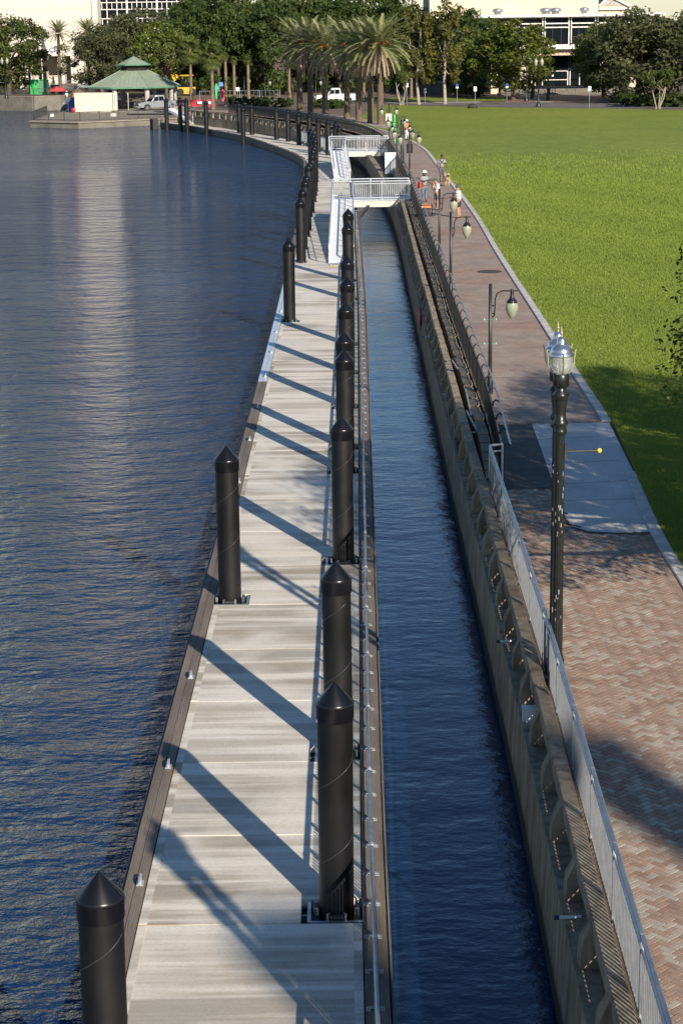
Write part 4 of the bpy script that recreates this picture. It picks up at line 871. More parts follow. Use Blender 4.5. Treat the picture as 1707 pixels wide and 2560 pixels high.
p = gz(1016, 352); person((p.x, p.y, .03), 0.3, 'distant worker in orange and white walking on the lawn edge beyond the lamps', 'skin_dark', 'vest_orange', 'sock_white', dict(kneeL=(-.1, -.12, .52), ankL=(-.1, -.05, .1), ankR=(.1, .15, .1)), long_legs=True, hat='helmet', H=1.74)
# dog seen from behind
p = gz(1118, 466); dg = thing('dog', (p.x, p.y, .012), 'tan dog with a dark saddle standing with its back to us beside the walker', 'dog', None, R(170))
V = [(0, .30, .50), (0, .05, .50), (0, -.22, .52), (0, -.36, .62), (0, -.46, .70), (0, -.58, .67), (0, -.66, .65)]; E = [(i, i + 1) for i in range(6)]; Rr = [.105, .115, .135, .085, .085, .055, .035]
V += [(0, .42, .54), (0, .50, .44), (.02, .53, .30)]; E += [(0, 7), (7, 8), (8, 9)]; Rr += [.035, .028, .018]
for sx in (-1, 1):
    b = len(V); V += [(sx * .09, .30, .46), (sx * .10, .22, .30), (sx * .10, .36, .20), (sx * .10, .32, .04), (sx * .10, .27, .02)]; E += [(0, b), (b, b + 1), (b + 1, b + 2), (b + 2, b + 3), (b + 3, b + 4)]; Rr += [.085, .055, .032, .026, .028]
    b = len(V); V += [(sx * .09, -.22, .44), (sx * .09, -.20, .26), (sx * .09, -.22, .04), (sx * .09, -.27, .02)]; E += [(2, b), (b, b + 1), (b + 1, b + 2), (b + 2, b + 3)]; Rr += [.060, .036, .026, .028]
    b = len(V); V += [(sx * .06, -.43, .80)]; E += [(4, b)]; Rr += [.022]
o = inst('body', skin_mesh('body', V, E, Rr, M['dog_tan']), dg); o.matrix_parent_inverse = Matrix()
o = inst('saddle_coat', skin_mesh('saddle_coat', [(0, .20, .56), (0, 0, .56), (0, -.22, .58), (0, -.34, .66)], [(0, 1), (1, 2), (2, 3)], [.085, .10, .115, .075], M['dog_dark']), dg); o.matrix_parent_inverse = Matrix()
# generator and hoses
p = gz(1065, 541); g = thing('generator', (p.x, p.y, .012), 'portable generator with bright orange top in a black tube frame', 'generator', None, .0); a = (p.x, p.y, .012)
mb = MB(); 
for sx in (-.32, .32):
    for sy in (-.24, .24): mb.tube([(sx, sy, .02), (sx, sy, .62)], .018, 6)
for z in (.04, .62):
    mb.tube([(-.32, -.24, z), (.32, -.24, z), (.32, .24, z), (-.32, .24, z), (-.32, -.24, z)], .018, 6)
mb.build('frame', M['black_paint'], g, loc=a); mb = MB(); mb.box((0, 0, .56), (.56, .42, .16), top=(.9, .86)); mb.build('fuel_tank', M['orange_bright'], g, loc=a)
mb = MB(); mb.box((.02, 0, .26), (.42, .34, .34)); mb.tube([(-.26, 0, .25), (-.12, 0, .25)], .15, 14); mb.build('engine', M['steel_dark'], g, loc=a)
for sy in (-.27, .27): mb = MB(); mb.tube([(-.26, sy - .03, .12), (-.26, sy + .03, .12)], .12, 14); mb.build('wheel', M['rubber'], g, loc=a)
def hose(pts, label, r_=.012, mat='black_paint'):
    q = catmull([(t_[0], t_[1]) for t_ in pts], .15); n_ = len(q); zz = np.interp(np.linspace(0, len(pts) - 1, n_), range(len(pts)), [t_[2] for t_ in pts]); mb = MB(); mb.tube([(v.x, v.y, z) for v, z in zip(q, zz)], r_, 6); tag(mb.build('hose', M[mat]), label, 'hose')
a = gz(1070, 470, 1.0); a = p_helm.location
hose([(a.x + .25, a.y - .2, 1.1), (a.x + .4, a.y - .3, .9), (p_white.location.x + .1, p_white.location.y - .5, .55), (p_dark.location.x - 1.0, p_dark.location.y + .2, .06), (p_dark.location.x - .55, p_dark.location.y, .9), (p_dark.location.x - .2, p_dark.location.y - .1, 1.15)], 'thin hose looping from the hard-hat worker to the man in the sun hat')
hose([(a.x + .2, a.y - .15, 1.15), (a.x + .45, a.y - .8, .9), (g.location.x + .5, g.location.y + .4, .3), (g.location.x + .4, g.location.y - .1, .05)], 'thin hose dropping from the hard-hat worker to the generator')
p = gz(1404, 1295); hose([(p.x + .15, p.y + .25, .03), (p.x - .05, p.y + .35, .12), (p.x - .10, p.y + .1, .03), (p.x + .0, p.y - .5, .025), (p.x + .3, p.y - .9, .025)], 'short black cable curling by the corner of the concrete apron', .014)
# ------------------------------------------------------------------ vegetation
def leaf_cloud(centers, rad, per, size, seed, squash=.75, tri=False):
    g = np.random.default_rng(seed); C_ = np.asarray(centers, float); n = len(C_) * per
    c = np.repeat(C_, per, 0); rr = np.repeat(np.asarray(rad, float), per)
    d = g.standard_normal((n, 3)); d /= np.linalg.norm(d, axis=1, keepdims=True); rad_ = rr * g.random(n) ** .42
    P = c + d * rad_[:, None] * np.array([1, 1, squash])
    nrm = d + .9 * g.standard_normal((n, 3)); nrm[:, 2] += .35; nrm /= np.linalg.norm(nrm, axis=1, keepdims=True)
    t = np.cross(nrm, g.standard_normal((n, 3))); t /= np.linalg.norm(t, axis=1, keepdims=True); b = np.cross(nrm, t)
    s = size * g.uniform(.55, 1.3, n)[:, None]; a = s * .5
    V = np.stack([P - t * s, P + b * a, P + t * s, P - b * a], 1).reshape(-1, 3)
    cl = np.repeat(g.random(len(C_)), per); tint = np.clip(.25 + .35 * cl + .30 * g.random(n) + .12 * d[:, 2], 0, 1)
    return V, np.arange(4 * n).reshape(n, 4), tint
def limbs(mb, base, top, r0, tips, g):
    mid = base.lerp(top, .5) + Vector((g.uniform(-.2, .2), g.uniform(-.2, .2), 0)); mb.tube([base - Vector((0, 0, .3)), base + Vector((0, 0, .25)), mid, top], [r0 * 1.7, r0 * 1.05, r0 * .85, r0 * .7], 9)
    for t in tips:
        t = Vector(t); k = top.lerp(base, g.uniform(0, .35)); m = k.lerp(t, .5) + Vector((g.uniform(-.5, .5), g.uniform(-.5, .5), g.uniform(-.3, .5))); mb.tube([k, m, t], [r0 * .5, r0 * .28, r0 * .07], 6)
TREES = {}
def tree_proto(key, leaf, bark, H, cr, cz, n, per, size, seed, trunkr=.35, low=0.0, flowers=None, lobes=1.0, multi=1, squash=.75, clump=1.0):
    g = random.Random(seed); cen = []; rad = []
    while len(cen) < n:
        v = Vector((g.uniform(-1, 1), g.uniform(-1, 1), g.uniform(-1, 1))); l = v.length
        if l > 1 or l < .35: continue
        w = 1 + .22 * math.sin(3 * math.atan2(v.y, v.x) + seed) * lobes
        if v.z < 0 and g.random() < .35: continue
        cen.append((v.x * cr * w, v.y * cr * w, cz + v.z * (H - cz) * (1 if v.z > 0 else .75 + low))); rad.append(g.uniform(.16, .30) * cr * clump)
    V, Fc, t = leaf_cloud(cen, rad, per, size, seed, squash)
    me = tint_mesh('crown', V, Fc, t, M[leaf], 4)
    mb = MB(); tips = [c for i, c in enumerate(cen) if i % 4 == 0]
    for m_ in range(multi):
        o_ = Vector((0, 0, 0)) if multi == 1 else Vector((math.cos(m_ * 2.4) * .25, math.sin(m_ * 2.4) * .25, 0)); top = Vector((g.uniform(-.4, .4), g.uniform(-.4, .4), cz * .72)) + o_ * 4
        limbs(mb, o_, top, trunkr, tips[m_::multi], g)
    tk = mb.mesh('trunk', M[bark]); fl = None
    if flowers:
        V, Fc, t = leaf_cloud([c for c in cen if c[1] < cr * .4], [r_ * 1.1 for r_, c in zip(rad, cen) if c[1] < cr * .4], 9, size * .55, seed + 5); fl = tint_mesh('blossom', V, Fc, t, M[flowers], 4)
    TREES[key] = (me, tk, fl)
def tree(key, name, x, y, sx, sz, label, rot=0.0, z=0.0, group='park trees'):
    r = thing(name, (x, y, z), label, 'tree', group, rot); me, tk, fl = TREES[key]
    o = inst('crown', me, r); o.matrix_parent_inverse = Matrix(); o = inst('trunk', tk, r); o.matrix_parent_inverse = Matrix()
    if fl: o = inst('blossom', fl, r); o.matrix_parent_inverse = Matrix()
    r.scale = (sx, sx, sz); return r
tree_proto('oakA', 'leaf_oak', 'bark_oak', 13, 6.0, 7.6, 110, 105, .30, 3, .36, .55)
tree_proto('oakB', 'leaf_deep', 'bark_oak', 14, 5.6, 7.8, 110, 105, .30, 8, .34, .6)
tree_proto('lime', 'leaf_lime', 'bark_oak', 12, 5.2, 7.0, 90, 105, .28, 15, .28, .45)
tree_proto('grey', 'leaf_grey', 'bark_oak', 13, 6.2, 7.2, 105, 110, .28, 21, .36, .5)
tree_proto('slim', 'leaf_yellow', 'bark_pale', 13, 2.9, 8.0, 60, 70, .26, 31, .20, .45, squash=1.2)
tree_proto('white', 'leaf_lime', 'bark_oak', 10, 4.2, 5.8, 70, 95, .26, 41, .25, .4, 'flower_white')
tree_proto('crape', 'leaf_oak', 'bark_pale', 4.6, 2.0, 3.4, 28, 60, .22, 51, .07, 0, multi=4)
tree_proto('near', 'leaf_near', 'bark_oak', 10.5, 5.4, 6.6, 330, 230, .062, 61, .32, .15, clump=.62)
tree_proto('shrub', 'leaf_deep', 'bark_oak', 1.5, 1.3, .7, 26, 60, .16, 71, .05, .3)
def tp(key, name, px, Y, width_m, top_y, label, rot=0.0, **kw):
    """place by photo column and depth; height from the crown's top row"""
    b = gY(px, 200, Y); z = gY(px, top_y, Y).z; H0 = {'oakA': 13, 'oakB': 14, 'lime': 12, 'grey': 13, 'slim': 13, 'white': 10, 'crape': 4.6}[key]; R0 = {'oakA': 6., 'oakB': 5.6, 'lime': 5.2, 'grey': 6.2, 'slim': 2.9, 'white': 4.2, 'crape': 2.0}[key]
    return tree(key, name, b.x, Y, width_m / 2 / R0 * .93, z / H0 * .97, label, rot, **kw)
tp('oakA', 'oak_tree', 22, 292, 12.0, 34, 'spreading oak with dark limbs against the cream tower')
tp('grey', 'oak_tree', 258, 285, 11.5, 60, 'grey-green oak standing between the slim palms and the pavilion', 1.0)
tp('grey', 'oak_tree', 345, 305, 14, 18, 'tall broad oak in front of the dark office windows', 2.2)
tp('lime', 'oak_tree', 400, 296, 9, 52, 'lime-green tree below the dark office windows', .6)
tp('white', 'flowering_tree', 415, 272, 8.5, 62, 'tree covered in white blossom above the pavilion roof', .3)
for i, (px, Y, w, ty, key, lab) in enumerate([(478, 290, 10, 0, 'oakB', 'deep green tree beside the white-blossom tree'), (545, 283, 10, -25, 'oakB', 'deep green tree above the sabal palms'), (615, 290, 11, -30, 'oakA', 'olive green tree between sabal palms and date palms'), (690, 278, 10, -20, 'oakB', 'dark tree directly left of the date palm crowns'),
        (770, 290, 12, -35, 'oakA', 'tall olive tree behind the first date palms'), (850, 284, 12, -30, 'oakB', 'tall deep green tree behind the middle date palms'), (930, 290, 12, -25, 'oakA', 'tall olive tree behind the last date palm'), (1000, 282, 9, -15, 'oakB', 'deep green tree left of the two slim trees')]):
    tp(key, 'shade_tree', px, Y, w, ty, lab, i * .9)
for i, (px, Y, w, ty, key) in enumerate([(500, 312, 14, -10, 'oakB'), (580, 316, 14, 30, 'oakA'), (660, 320, 14, 20, 'oakB'), (740, 318, 15, 10, 'oakB'), (830, 320, 15, 20, 'oakA'), (910, 318, 15, 20, 'oakB'), (990, 320, 15, 15, 'oakA'), (1070, 312, 14, 20, 'oakB')]):
    tp(key, 'shade_tree', px, Y, w, ty, 'dense tree filling the second row behind the park trees', i * 1.3, group='second row of park trees')
tp('slim', 'slim_tree', 1046, 243, 5.6, -6, 'slim pale-trunked tree directly right of the date palms', .4); tp('slim', 'slim_tree', 1112, 243, 6.4, -8, 'slim yellowish tree with several pale stems at the lawn edge', 2.0)
tp('oakB', 'oak_tree', 1185, 262, 10.5, 22, 'deep green oak left of the theatre entrance', .2); tp('lime', 'oak_tree', 1283, 252, 11.5, 46, 'bright green oak partly hiding the theatre sign', 1.2)
tp('lime', 'oak_tree', 1508, 250, 8.5, 58, 'bright green oak on the right of the theatre entrance', 2.1); tp('grey', 'oak_tree', 1592, 240, 14.5, 18, 'broad grey-green oak beside the small crape myrtle', .5); tp('grey', 'oak_tree', 1735, 236, 14, 4, 'grey-green oak cut by the right edge of the view', 3.0)
b = gz(1644, 272); tree('crape', 'crape_myrtle', b.x, b.y, .95, .95, 'small crape myrtle with pale stems at the lawn edge', .5); b = gz(1003, 262); tree('crape', 'crape_myrtle', b.x, b.y - .5, .9, 1.1, 'crape myrtle with bare forked stems beside the last date palm', 1.5)
tree('near', 'near_tree', 10.6, 34.0, 1.0, .84, 'leafy tree whose dark branch tips reach in over the sunny lawn', .7, group=None); tree('near', 'near_tree', 15.9, 38.6, 1.0, 0.95, 'leafy tree added outside the view to shade the lawn', 2.7)  # the second tree is unseen, added to spread more shade over the lawn
i = 0
for (px, Y, s_) in [(1570, 233, 1.2), (1610, 230, 1.0), (1660, 229, 1.1), (1700, 228, 1.3), (1560, 240, .9), (1640, 238, 1.4)]: b = gY(px, 200, Y); tree('shrub', 'shrub', b.x, Y, s_, s_ * .8, 'dark clipped shrub under the broad grey-green oak', i, group='shrubs under the right oak').__setitem__('category', 'shrub'); i += 1
for (px, py) in [(580, 262), (612, 264), (640, 265), (668, 266), (700, 268), (716, 268), (822, 272), (838, 272), (790, 270), (850, 271)]: b = gz(px, py); tree('shrub', 'shrub', b.x, b.y, .7, .7, 'low leafy plant at the foot of the date palm row', i, group='low plants along the date palm row').__setitem__('category', 'shrub'); i += 1
# date palms
def frond(mbV, mbF, tint, az, el, L, droop, g, w=.42, t0=.5):
    pts = []; p = np.zeros(3); e = el; n = 11
    for i in range(n):
        pts.append(p.copy()); p = p + L / (n - 1) * np.array([math.cos(az) * math.cos(e), math.sin(az) * math.cos(e), math.sin(e)]); e -= droop / (n - 1)
    pts = np.array(pts); side = np.array([-math.sin(az), math.cos(az), 0])
    m = 34
    for j in range(m):
        s = .10 + .88 * j / (m - 1); k = s * (n - 1); a = int(min(k, n - 2)); q = pts[a] + (pts[a + 1] - pts[a]) * (k - a); d = pts[a + 1] - pts[a]; d /= np.linalg.norm(d)
        ln = w * (1.15 - abs(s - .45) * 1.3)
        for sg in (-1, 1):
            v = side * sg * .72 + d * .62 + np.array([0, 0, .22 - .25 * g.random()]); v *= ln * g.uniform(.85, 1.15); b = len(mbV); mbV += [q - d * .06, q + d * .06, q + v]; mbF.append((b, b + 1, b + 2)); tint.append(min(1, max(0, t0 + g.uniform(-.25, .35) + .25 * (s - .5))))
def date_palm_meshes(seed):
    g = random.Random(seed); Vg, Fg, Tg = [], [], []; Vd, Fd, Td = [], [], []
    for i in range(58):
        el = R(80) - R(92) * (i / 57) ** 1.0; frond(Vg, Fg, Tg, i * 2.399 + g.uniform(-.2, .2), el, g.uniform(3.3, 4.0) * (.85 if i < 8 else 1), g.uniform(.55, 1.0), g, t0=.35 + .3 * g.random())
    for i in range(22): frond(Vd, Fd, Td, i * 2.399 + 1, R(-30) - R(25) * g.random(), g.uniform(2.6, 3.3), g.uniform(.6, .9), g, w=.24)
    cr = tint_mesh('fronds', np.array(Vg), np.array(Fg), np.array(Tg), M['leaf_palm']); de = tint_mesh('dead_fronds', np.array(Vd), np.array(Fd), np.array(Td), M['leaf_dead'])
    mb = MB()
    for i in range(5):
        az = i * 1.3 - 2.6 + seed; hz = g.uniform(.25, .75); mb.tube([(0, 0, .1), (.25 * math.cos(az), .25 * math.sin(az), hz), (.5 * math.cos(az), .5 * math.sin(az), hz - .1)], [.03, .03, .02], 5)
        for k in range(11): th = az + g.uniform(-.4, .4); rr = g.uniform(.35, .75); z = hz - .8 * (rr - .3) + g.uniform(-.25, .1); mb.tube([(.3 * math.cos(az), .3 * math.sin(az), hz), (rr * math.cos(th), rr * math.sin(th), z)], [.012, .03], 4)
    return cr, de, mb.mesh('date_clusters', M['dates'])
DPM = [date_palm_meshes(5), date_palm_meshes(17)]
def trunk_mesh(h, r0, r1, mat, seed):
    g = random.Random(seed); pr = []; n = int(h / .16)
    for i in range(n + 1): z = h * i / n; rr = r0 + (r1 - r0) * min(1, i / n * 1.2); pr.append((rr * (1.0 + (.08 if i % 2 else 0) + g.uniform(-.02, .02)) * (1.35 if i == 0 else 1.1 if i == 1 else 1), z))
    mb = MB(); mb.lathe(pr, 10); return mb.mesh('trunk', mat)
def date_palm(px, py, crown_y, v, label, Y=None, sc=1.14, thin=1.0, dead=True, grp='date palms in a row by the lawn'):
    b = gz(px, py) if Y is None else gY(px, py, Y); b.z = 0; h = gY(px, crown_y, b.y).z; r = thing('date_palm', b, label, 'palm tree', grp)
    t = inst('trunk', trunk_mesh(h, .34 * thin, .26 * thin, M['palm_bark'], v), r, b); cr, de, da = DPM[v % 2]; o = (b.x, b.y, h)
    inst('fronds', cr, r, o, (0, 0, v * 1.1), (sc,) * 3)
    if dead: inst('dead_fronds', de, r, o, (0, 0, v * .7), (sc,) * 3); inst('date_clusters', da, r, o, (0, 0, v * .9), (sc,) * 3)
for v, (px, py, cy, lab) in enumerate([(750, 278.5, 112, 'date palm at the wooded end of the row'), (777, 284, 108, 'second date palm from the wooded end of the row'), (813, 288, 118, 'third date palm from the wooded end of the row'), (868, 297, 116, 'middle date palm of the row in front of the white truck'), (897, 303, 122, 'third date palm from the lamp end of the row'), (927, 308.5, 120, 'second date palm from the lamp end of the row'), (951, 312, 112, 'date palm at the lamp end of the row with large orange date clusters')]):
    date_palm(px, py, cy, v, lab)
date_palm(151, 196, 84, 7, 'slim palm on the left of a pair before the cream tower', Y=285, sc=.72, thin=.75, dead=False, grp='slim palms by the tower'); date_palm(224, 190, 80, 8, 'slim palm on the right of a pair before the cream tower', Y=292, sc=.75, thin=.75, dead=False, grp='slim palms by the tower')
for (x_, y_, h_, lab) in ((30.7, -32.6, 30.0, 'tall concrete column added outside the view to shade the near promenade'), (27.7, -38.4, 30.0, 'tall concrete column added outside the view to shade the near dock')):  # unseen columns added only to throw soft shade on promenade and dock
    r = thing('shade_column', (x_, y_, 0), lab, 'column', 'shade columns added outside the view'); mb = MB(); mb.box((x_, y_, h_ / 2), (1.2, 1.2, h_)); mb.build('shaft', M['quay_concrete'], r); mb = MB(); mb.box((x_, y_, h_ + .2), (1.5, 1.5, .4)); mb.build('head', M['quay_concrete'], r)
# sabal palms
def sabal_mesh(seed):
    g = random.Random(seed); V, F_, T = [], [], []
    for i in range(34):
        az = i * 2.4; el = R(80) - R(140) * (i / 33); st = np.array([math.cos(az) * math.cos(el), math.sin(az) * math.cos(el), math.sin(el)]) * g.uniform(.8, 1.2); side = np.array([-math.sin(az), math.cos(az), 0]); d = st / np.linalg.norm(st); up = np.cross(side, d)
        for j in range(18):
            a = (j - 8.5) / 8.5 * 1.9; v = (d * math.cos(a) + side * math.sin(a)) * g.uniform(.8, 1.1) + up * .1 + np.array([0, 0, -.25 - .2 * abs(a)]); w = (side * math.cos(a) - d * math.sin(a)) * .09; b = len(V); V += [st - w, st + w, st + v]; F_.append((b, b + 1, b + 2)); T.append(g.uniform(.2, .9))
    return tint_mesh('fans', np.array(V), np.array(F_), np.array(T), M['leaf_sabal'])
sab = sabal_mesh(3)
for v, (px, py, cy, Y, lab) in enumerate([(478, 215, 122, 256, 'sabal palm with reddish trunk beside the pavilion roof'), (532, 246, 132, 238, 'sabal palm with orange trunk by the yellow tractor'), (566, 250, 140, 246, 'thin sabal palm trunk behind the sign boards'), (587, 250, 150, 250, 'slender bare-trunked palm by the white notice'), (622, 252, 150, 250, 'sabal palm with smooth trunk right of the white notice'), (724, 255, 160, 250, 'sabal palm trunk left of the first date palm'), (1028, 258, 150, 262, 'pale sabal trunk under the slim trees'), (910, 262, 150, 255, 'pale sabal trunk behind the white truck'), (75, 190, 150, 300, 'bare grey palm trunk before the tower columns')]):
    b = gY(px, py, Y); h = gY(px, cy, Y).z; r = thing('sabal_palm', (b.x, Y, 0), lab, 'palm tree', 'sabal palms'); inst('trunk', trunk_mesh(h, .20, .15, M['sabal_bark'], v), r, (b.x, Y, 0)); inst('fans', sab, r, (b.x, Y, h), (0, 0, v), ((1.05 if v < 2 else .32),) * 3)
# ------------------------------------------------------------------ roads and paths beyond the lawn
sheet('road', [tuple(gz(*p)[:2]) for p in [(1010, 262), (1180, 266), (1330, 269.5), (1560, 272.5)]] + [(60, 222), (60, 236)] + [tuple(gz(*p)[:2]) for p in [(1560, 258), (1400, 258), (1200, 258.5), (1010, 256)]], .02, M['asphalt_road'])
sheet('plaza', [tuple(gz(*p)[:2]) for p in [(1260, 257.5), (1600, 257.5), (1590, 236), (1320, 236)]], .028, M['plaza_brick'])
sheet('path', [tuple(gz(*p)[:2]) for p in [(1290, 237), (1312, 237), (1385, 257), (1345, 257)]], .034, M['pale_path'])
sheet('pavement', [tuple(gz(*p)[:2]) for p in [(900, 258.5), (1020, 260), (1200, 258), (1200, 254), (1020, 256), (900, 255)]], .04, M['pale_path'])
sheet('verge', [tuple(gz(*p)[:2]) for p in [(880, 254.5), (1020, 255), (1262, 253), (1262, 244), (1020, 246), (880, 248)]], .05, M['lawn_turf'])
sheet('palm_path', [tuple(gz(*p)[:2]) for p in [(700, 276), (800, 283), (880, 293), (985, 313), (965, 322), (860, 306), (780, 295), (690, 283)]], .042, M['pale_path'])
sheet('park_road', [tuple(gz(*p)[:2]) for p in [(480, 256), (640, 258), (1010, 257), (1010, 251), (640, 250), (480, 249)]], .03, M['asphalt_road'])
# ------------------------------------------------------------------ theatre on the right
TY = 272.0
def tz(py): return gY(1400, py, TY).z
def tx(px): return gY(px, 100, TY).x
th = thing('theatre', (tx(1400), TY, 0), 'cream theatre with tall white-framed glass front above its lettered entrance', 'building')
zt_, zb_ = tz(36), tz(113)
mb = MB(); mb.box((tx(1290), TY + 14, zt_ + 8), (tx(1503) - tx(1077), 20, 15.8)); mb.build('stage_block', M['cream_warm'], th)
for px in (1150, 1255, 1317, 1380): mb = MB(); mb.box((tx(px), TY + 3.99, zt_ + 8), (.05, .04, 15.8)); mb.build('panel_joint', M['beige_panel'], th)
mb = MB(); mb.box((tx(1370), TY + 8, zt_ - .12), (tx(1660) - tx(1080), 17, .35)); mb.build('roof_slab', M['mullion_white'], th)
mb = MB(); mb.box((tx(1370), TY + 8, (zt_ + zb_) / 2), (tx(1650) - tx(1090), 13.5, zt_ - zb_ - .5)); mb.build('upper_core', M['dark_interior'], th)
bays = [1162, 1228, 1294, 1359.5, 1425, 1491, 1557, 1623]
for a, b in zip(bays, bays[1:]):
    xa, xb = tx(a), tx(b)
    for (z0, z1) in ((zb_ + .05, tz(69)), (tz(67.5), tz(59.5)), (tz(57.5), tz(43.5))):
        mb = MB(); mb.box(((xa + xb) / 2, TY + .9, (z0 + z1) / 2), (xb - xa - .55, .06, z1 - z0)); p_ = mb.build('window_pane', M['glass_dark'], th)
        for q in (.34, .67): mb = MB(); mb.box((xa + (xb - xa) * q, TY + .84, (z0 + z1) / 2), (.05, .04, z1 - z0)); mb.build('glazing_bar', M['steel_dark'], p_)
    for zz in (tz(68.3), tz(58.5), tz(42.8), zb_ + .0): mb = MB(); mb.box(((xa + xb) / 2, TY + .7, zz), (xb - xa - .34, .22, .15)); mb.build('transom', M['mullion_white'], th)
for a in bays:
    for o_ in (-.16, .16): mb = MB(); mb.box((tx(a) + o_, TY + .65, (zt_ + zb_) / 2 - .1), (.13, .24, zt_ - zb_ - .35)); mb.build('mullion', M['mullion_white'], th)
mb = MB(); mb.box((tx(1380), TY - .2, zb_ - .24), (tx(1640) - tx(1120), 3.2, .46)); mb.build('canopy', M['mullion_white'], th)
mb = MB(); mb.box((tx(1380), TY + .1, (tz(122.5) + tz(138)) / 2), (tx(1630) - tx(1130), 1.8, tz(122.5) - tz(138))); mb.build('sign_band', M['beige_panel'], th)
def text(name, s, size, loc, mat, parent, ext=.03, rz=0.0):
    cu = bpy.data.curves.new(name, 'FONT'); cu.body = s; cu.size = size; cu.extrude = ext; cu.align_x = 'CENTER'; cu.resolution_u = 2
    o = bpy.data.objects.new(name, cu); COL.objects.link(o); dg = bpy.context.evaluated_depsgraph_get(); me = bpy.data.meshes.new_from_object(o.evaluated_get(dg)); bpy.data.objects.remove(o); me.materials.clear(); me.materials.append(mat)
    return inst(name, me, parent, loc, (R(90), 0, rz))
for ch, px in zip('UNION', [1375, 1391.5, 1405, 1418, 1432.5]): text('letter', ch, .72, (tx(px), TY - .83, tz(136)), M['letter_bronze'], th)
text('letter', '•', .6, (tx(1444.5), TY - .83, tz(136.3)), M['steel_dark'], th)
mb = MB(); mb.box((tx(1380), TY + 6, tz(138) / 2 + .3), (tx(1640) - tx(1120), 6, tz(138) - .7)); mb.build('entrance_core', M['dark_interior'], th)
for (a, b) in [(1330, 1362), (1363, 1423), (1431, 1475), (1476, 1510)]:
    for (y0, y1) in ((215, 202), (200, 180), (178, 165), (163, 140)): mb = MB(); mb.box(((tx(a) + tx(b)) / 2, TY + 2.8, (tz(y0) + tz(y1)) / 2), (tx(b) - tx(a) - .1, .05, tz(y1) - tz(y0))); mb.build('entrance_pane', M['glass_dark'], th)
for y_ in (201, 179): mb = MB(); mb.box((tx(1392), TY + 2.75, tz(y_)), (tx(1425) - tx(1360), .1, .10)); mb.build('entrance_transom', M['mullion_white'], th)
for px in (1334, 1343, 1352, 1361, 1425, 1431, 1455, 1476): mb = MB(); mb.box((tx(px), TY + 2.72, (tz(215) + tz(180)) / 2), (.12, .12, tz(180) - tz(215))); mb.build('door_frame', M['mullion_white'], th)
for px in (1427, 1432): mb = MB(); mb.box((tx(px), TY + 2.70, (tz(140) + tz(180)) / 2), (.1, .1, tz(140) - tz(180))); mb.build('entrance_mullion', M['steel_dark'], th)
mb = MB(); mb.box((tx(1387), TY + 2.68, tz(190)), (.28, .02, .30)); mb.build('door_notice', M['sign_white'], th)
for px in (1235, 1308, 1508, 1580): mb = MB(); mb.box((tx(px), TY - .3, tz(138) / 2), (1.0, .9, tz(138))); mb.build('column', M['cream_warm'], th)
for i in range(6): mb = MB(); mb.box((tx(1420), TY - 1.6 - i * .9 - .01 * i, (.60 - i * .11) / 2 + .0), (18 + i * .3, 9 - i * .9 if False else .92, .60 - i * .1)); mb.build('step', M['quay_concrete'], th)
for px in (1368, 1375, 1424): mb = MB(); mb.tube([(tx(px), TY - 6.5, .0), (tx(px), TY - 6.5, .95), (tx(px), TY - 1.4, 1.5)], .04, 6); mb.build('step_rail', M['steel_dark'], th)
for (px, s_) in ((1366, 1.0), (1391, 1.0), (1463, .8), (1246, .9)): mb = MB(); mb.lathe([(.5 * s_, 0), (.5 * s_, .3), (.8 * s_, .35), (.75 * s_, .7), (.3 * s_, .85)], 12, c=(tx(px), TY + 2.0, zt_ + .05)); mb.build('roof_vent', M['galvanised'], th)
# gabled house behind
b = gY(1540, 33, 330); hs = thing('gabled_house', (b.x, 330, 0), 'cream gabled house with grey roof and arched window behind the theatre roof', 'building')
x0, x1 = gY(1496, 20, 330).x, gY(1573, 20, 330).x; ze = gY(1530, 14, 330).z; zp = gY(1522, -4, 330).z; xm = gY(1522, 0, 330).x
mb = MB(); mb.box(((x0 + x1) / 2, 336, ze / 2), (x1 - x0, 12, ze)); mb.build('wall', M['cream_warm'], hs)
mb = MB(); mb.prism([(x0, ze), (x1, ze), (xm + .3, zp + .5), (xm - .3, zp + .5)], 329.9, 342, 'y'); mb.build('roof', M['column_grey'], hs)
mb = MB(); mb.bar((x0, 329.7, ze), (xm, 329.7, zp + .4), .3, .3); mb.bar((x1 + .2, 329.7, ze - .2), (xm, 329.7, zp + .4), .3, .3); mb.bar((x0, 329.7, ze - .5), (x1 + .2, 329.7, ze - .5), .3, .3); mb.build('cornice', M['mullion_white'], hs)
mb = MB(); mb.prism([(xm - 1 + 1.4 * math.cos(t * math.pi / 10), ze - 3 + 1.4 * math.sin(t * math.pi / 10)) for t in range(11)], 329.8, 330.1, 'y'); mb.build('arched_window', M['glass_dark'], hs)
# ------------------------------------------------------------------ cream tower on the left
LY = 338.0
def lx(px, Y=LY): return gY(px, 100, Y).x
def lz(py, px=150, Y=LY): return gY(px, py, Y).z
tw = thing('office_tower', (lx(150), LY, 0), 'tall cream office tower on columns with dark gridded windows on one side', 'building')
zo = lz(140); xa, xb = lx(-120), lx(231)
mb = MB(); mb.box(((xa + xb) / 2, LY + 12, (zo + 42) / 2), (xb - xa, 24, 42 - zo)); mb.build('wall', M['cream_wall'], tw)
for k_ in range(12): mb = MB(); mb.box((xa + (xb - xa) * (k_ + .5) / 12, LY - .008, (zo + 41) / 2), (.035, .03, 41 - zo - 1)); mb.build('panel_joint', M['beige_panel'], tw)
for k_ in range(8): mb = MB(); mb.box(((xa + xb) / 2, LY - .010, zo + 2.4 + k_ * 2.6), (xb - xa - .4, .03, .03)); mb.build('panel_joint', M['beige_panel'], tw)
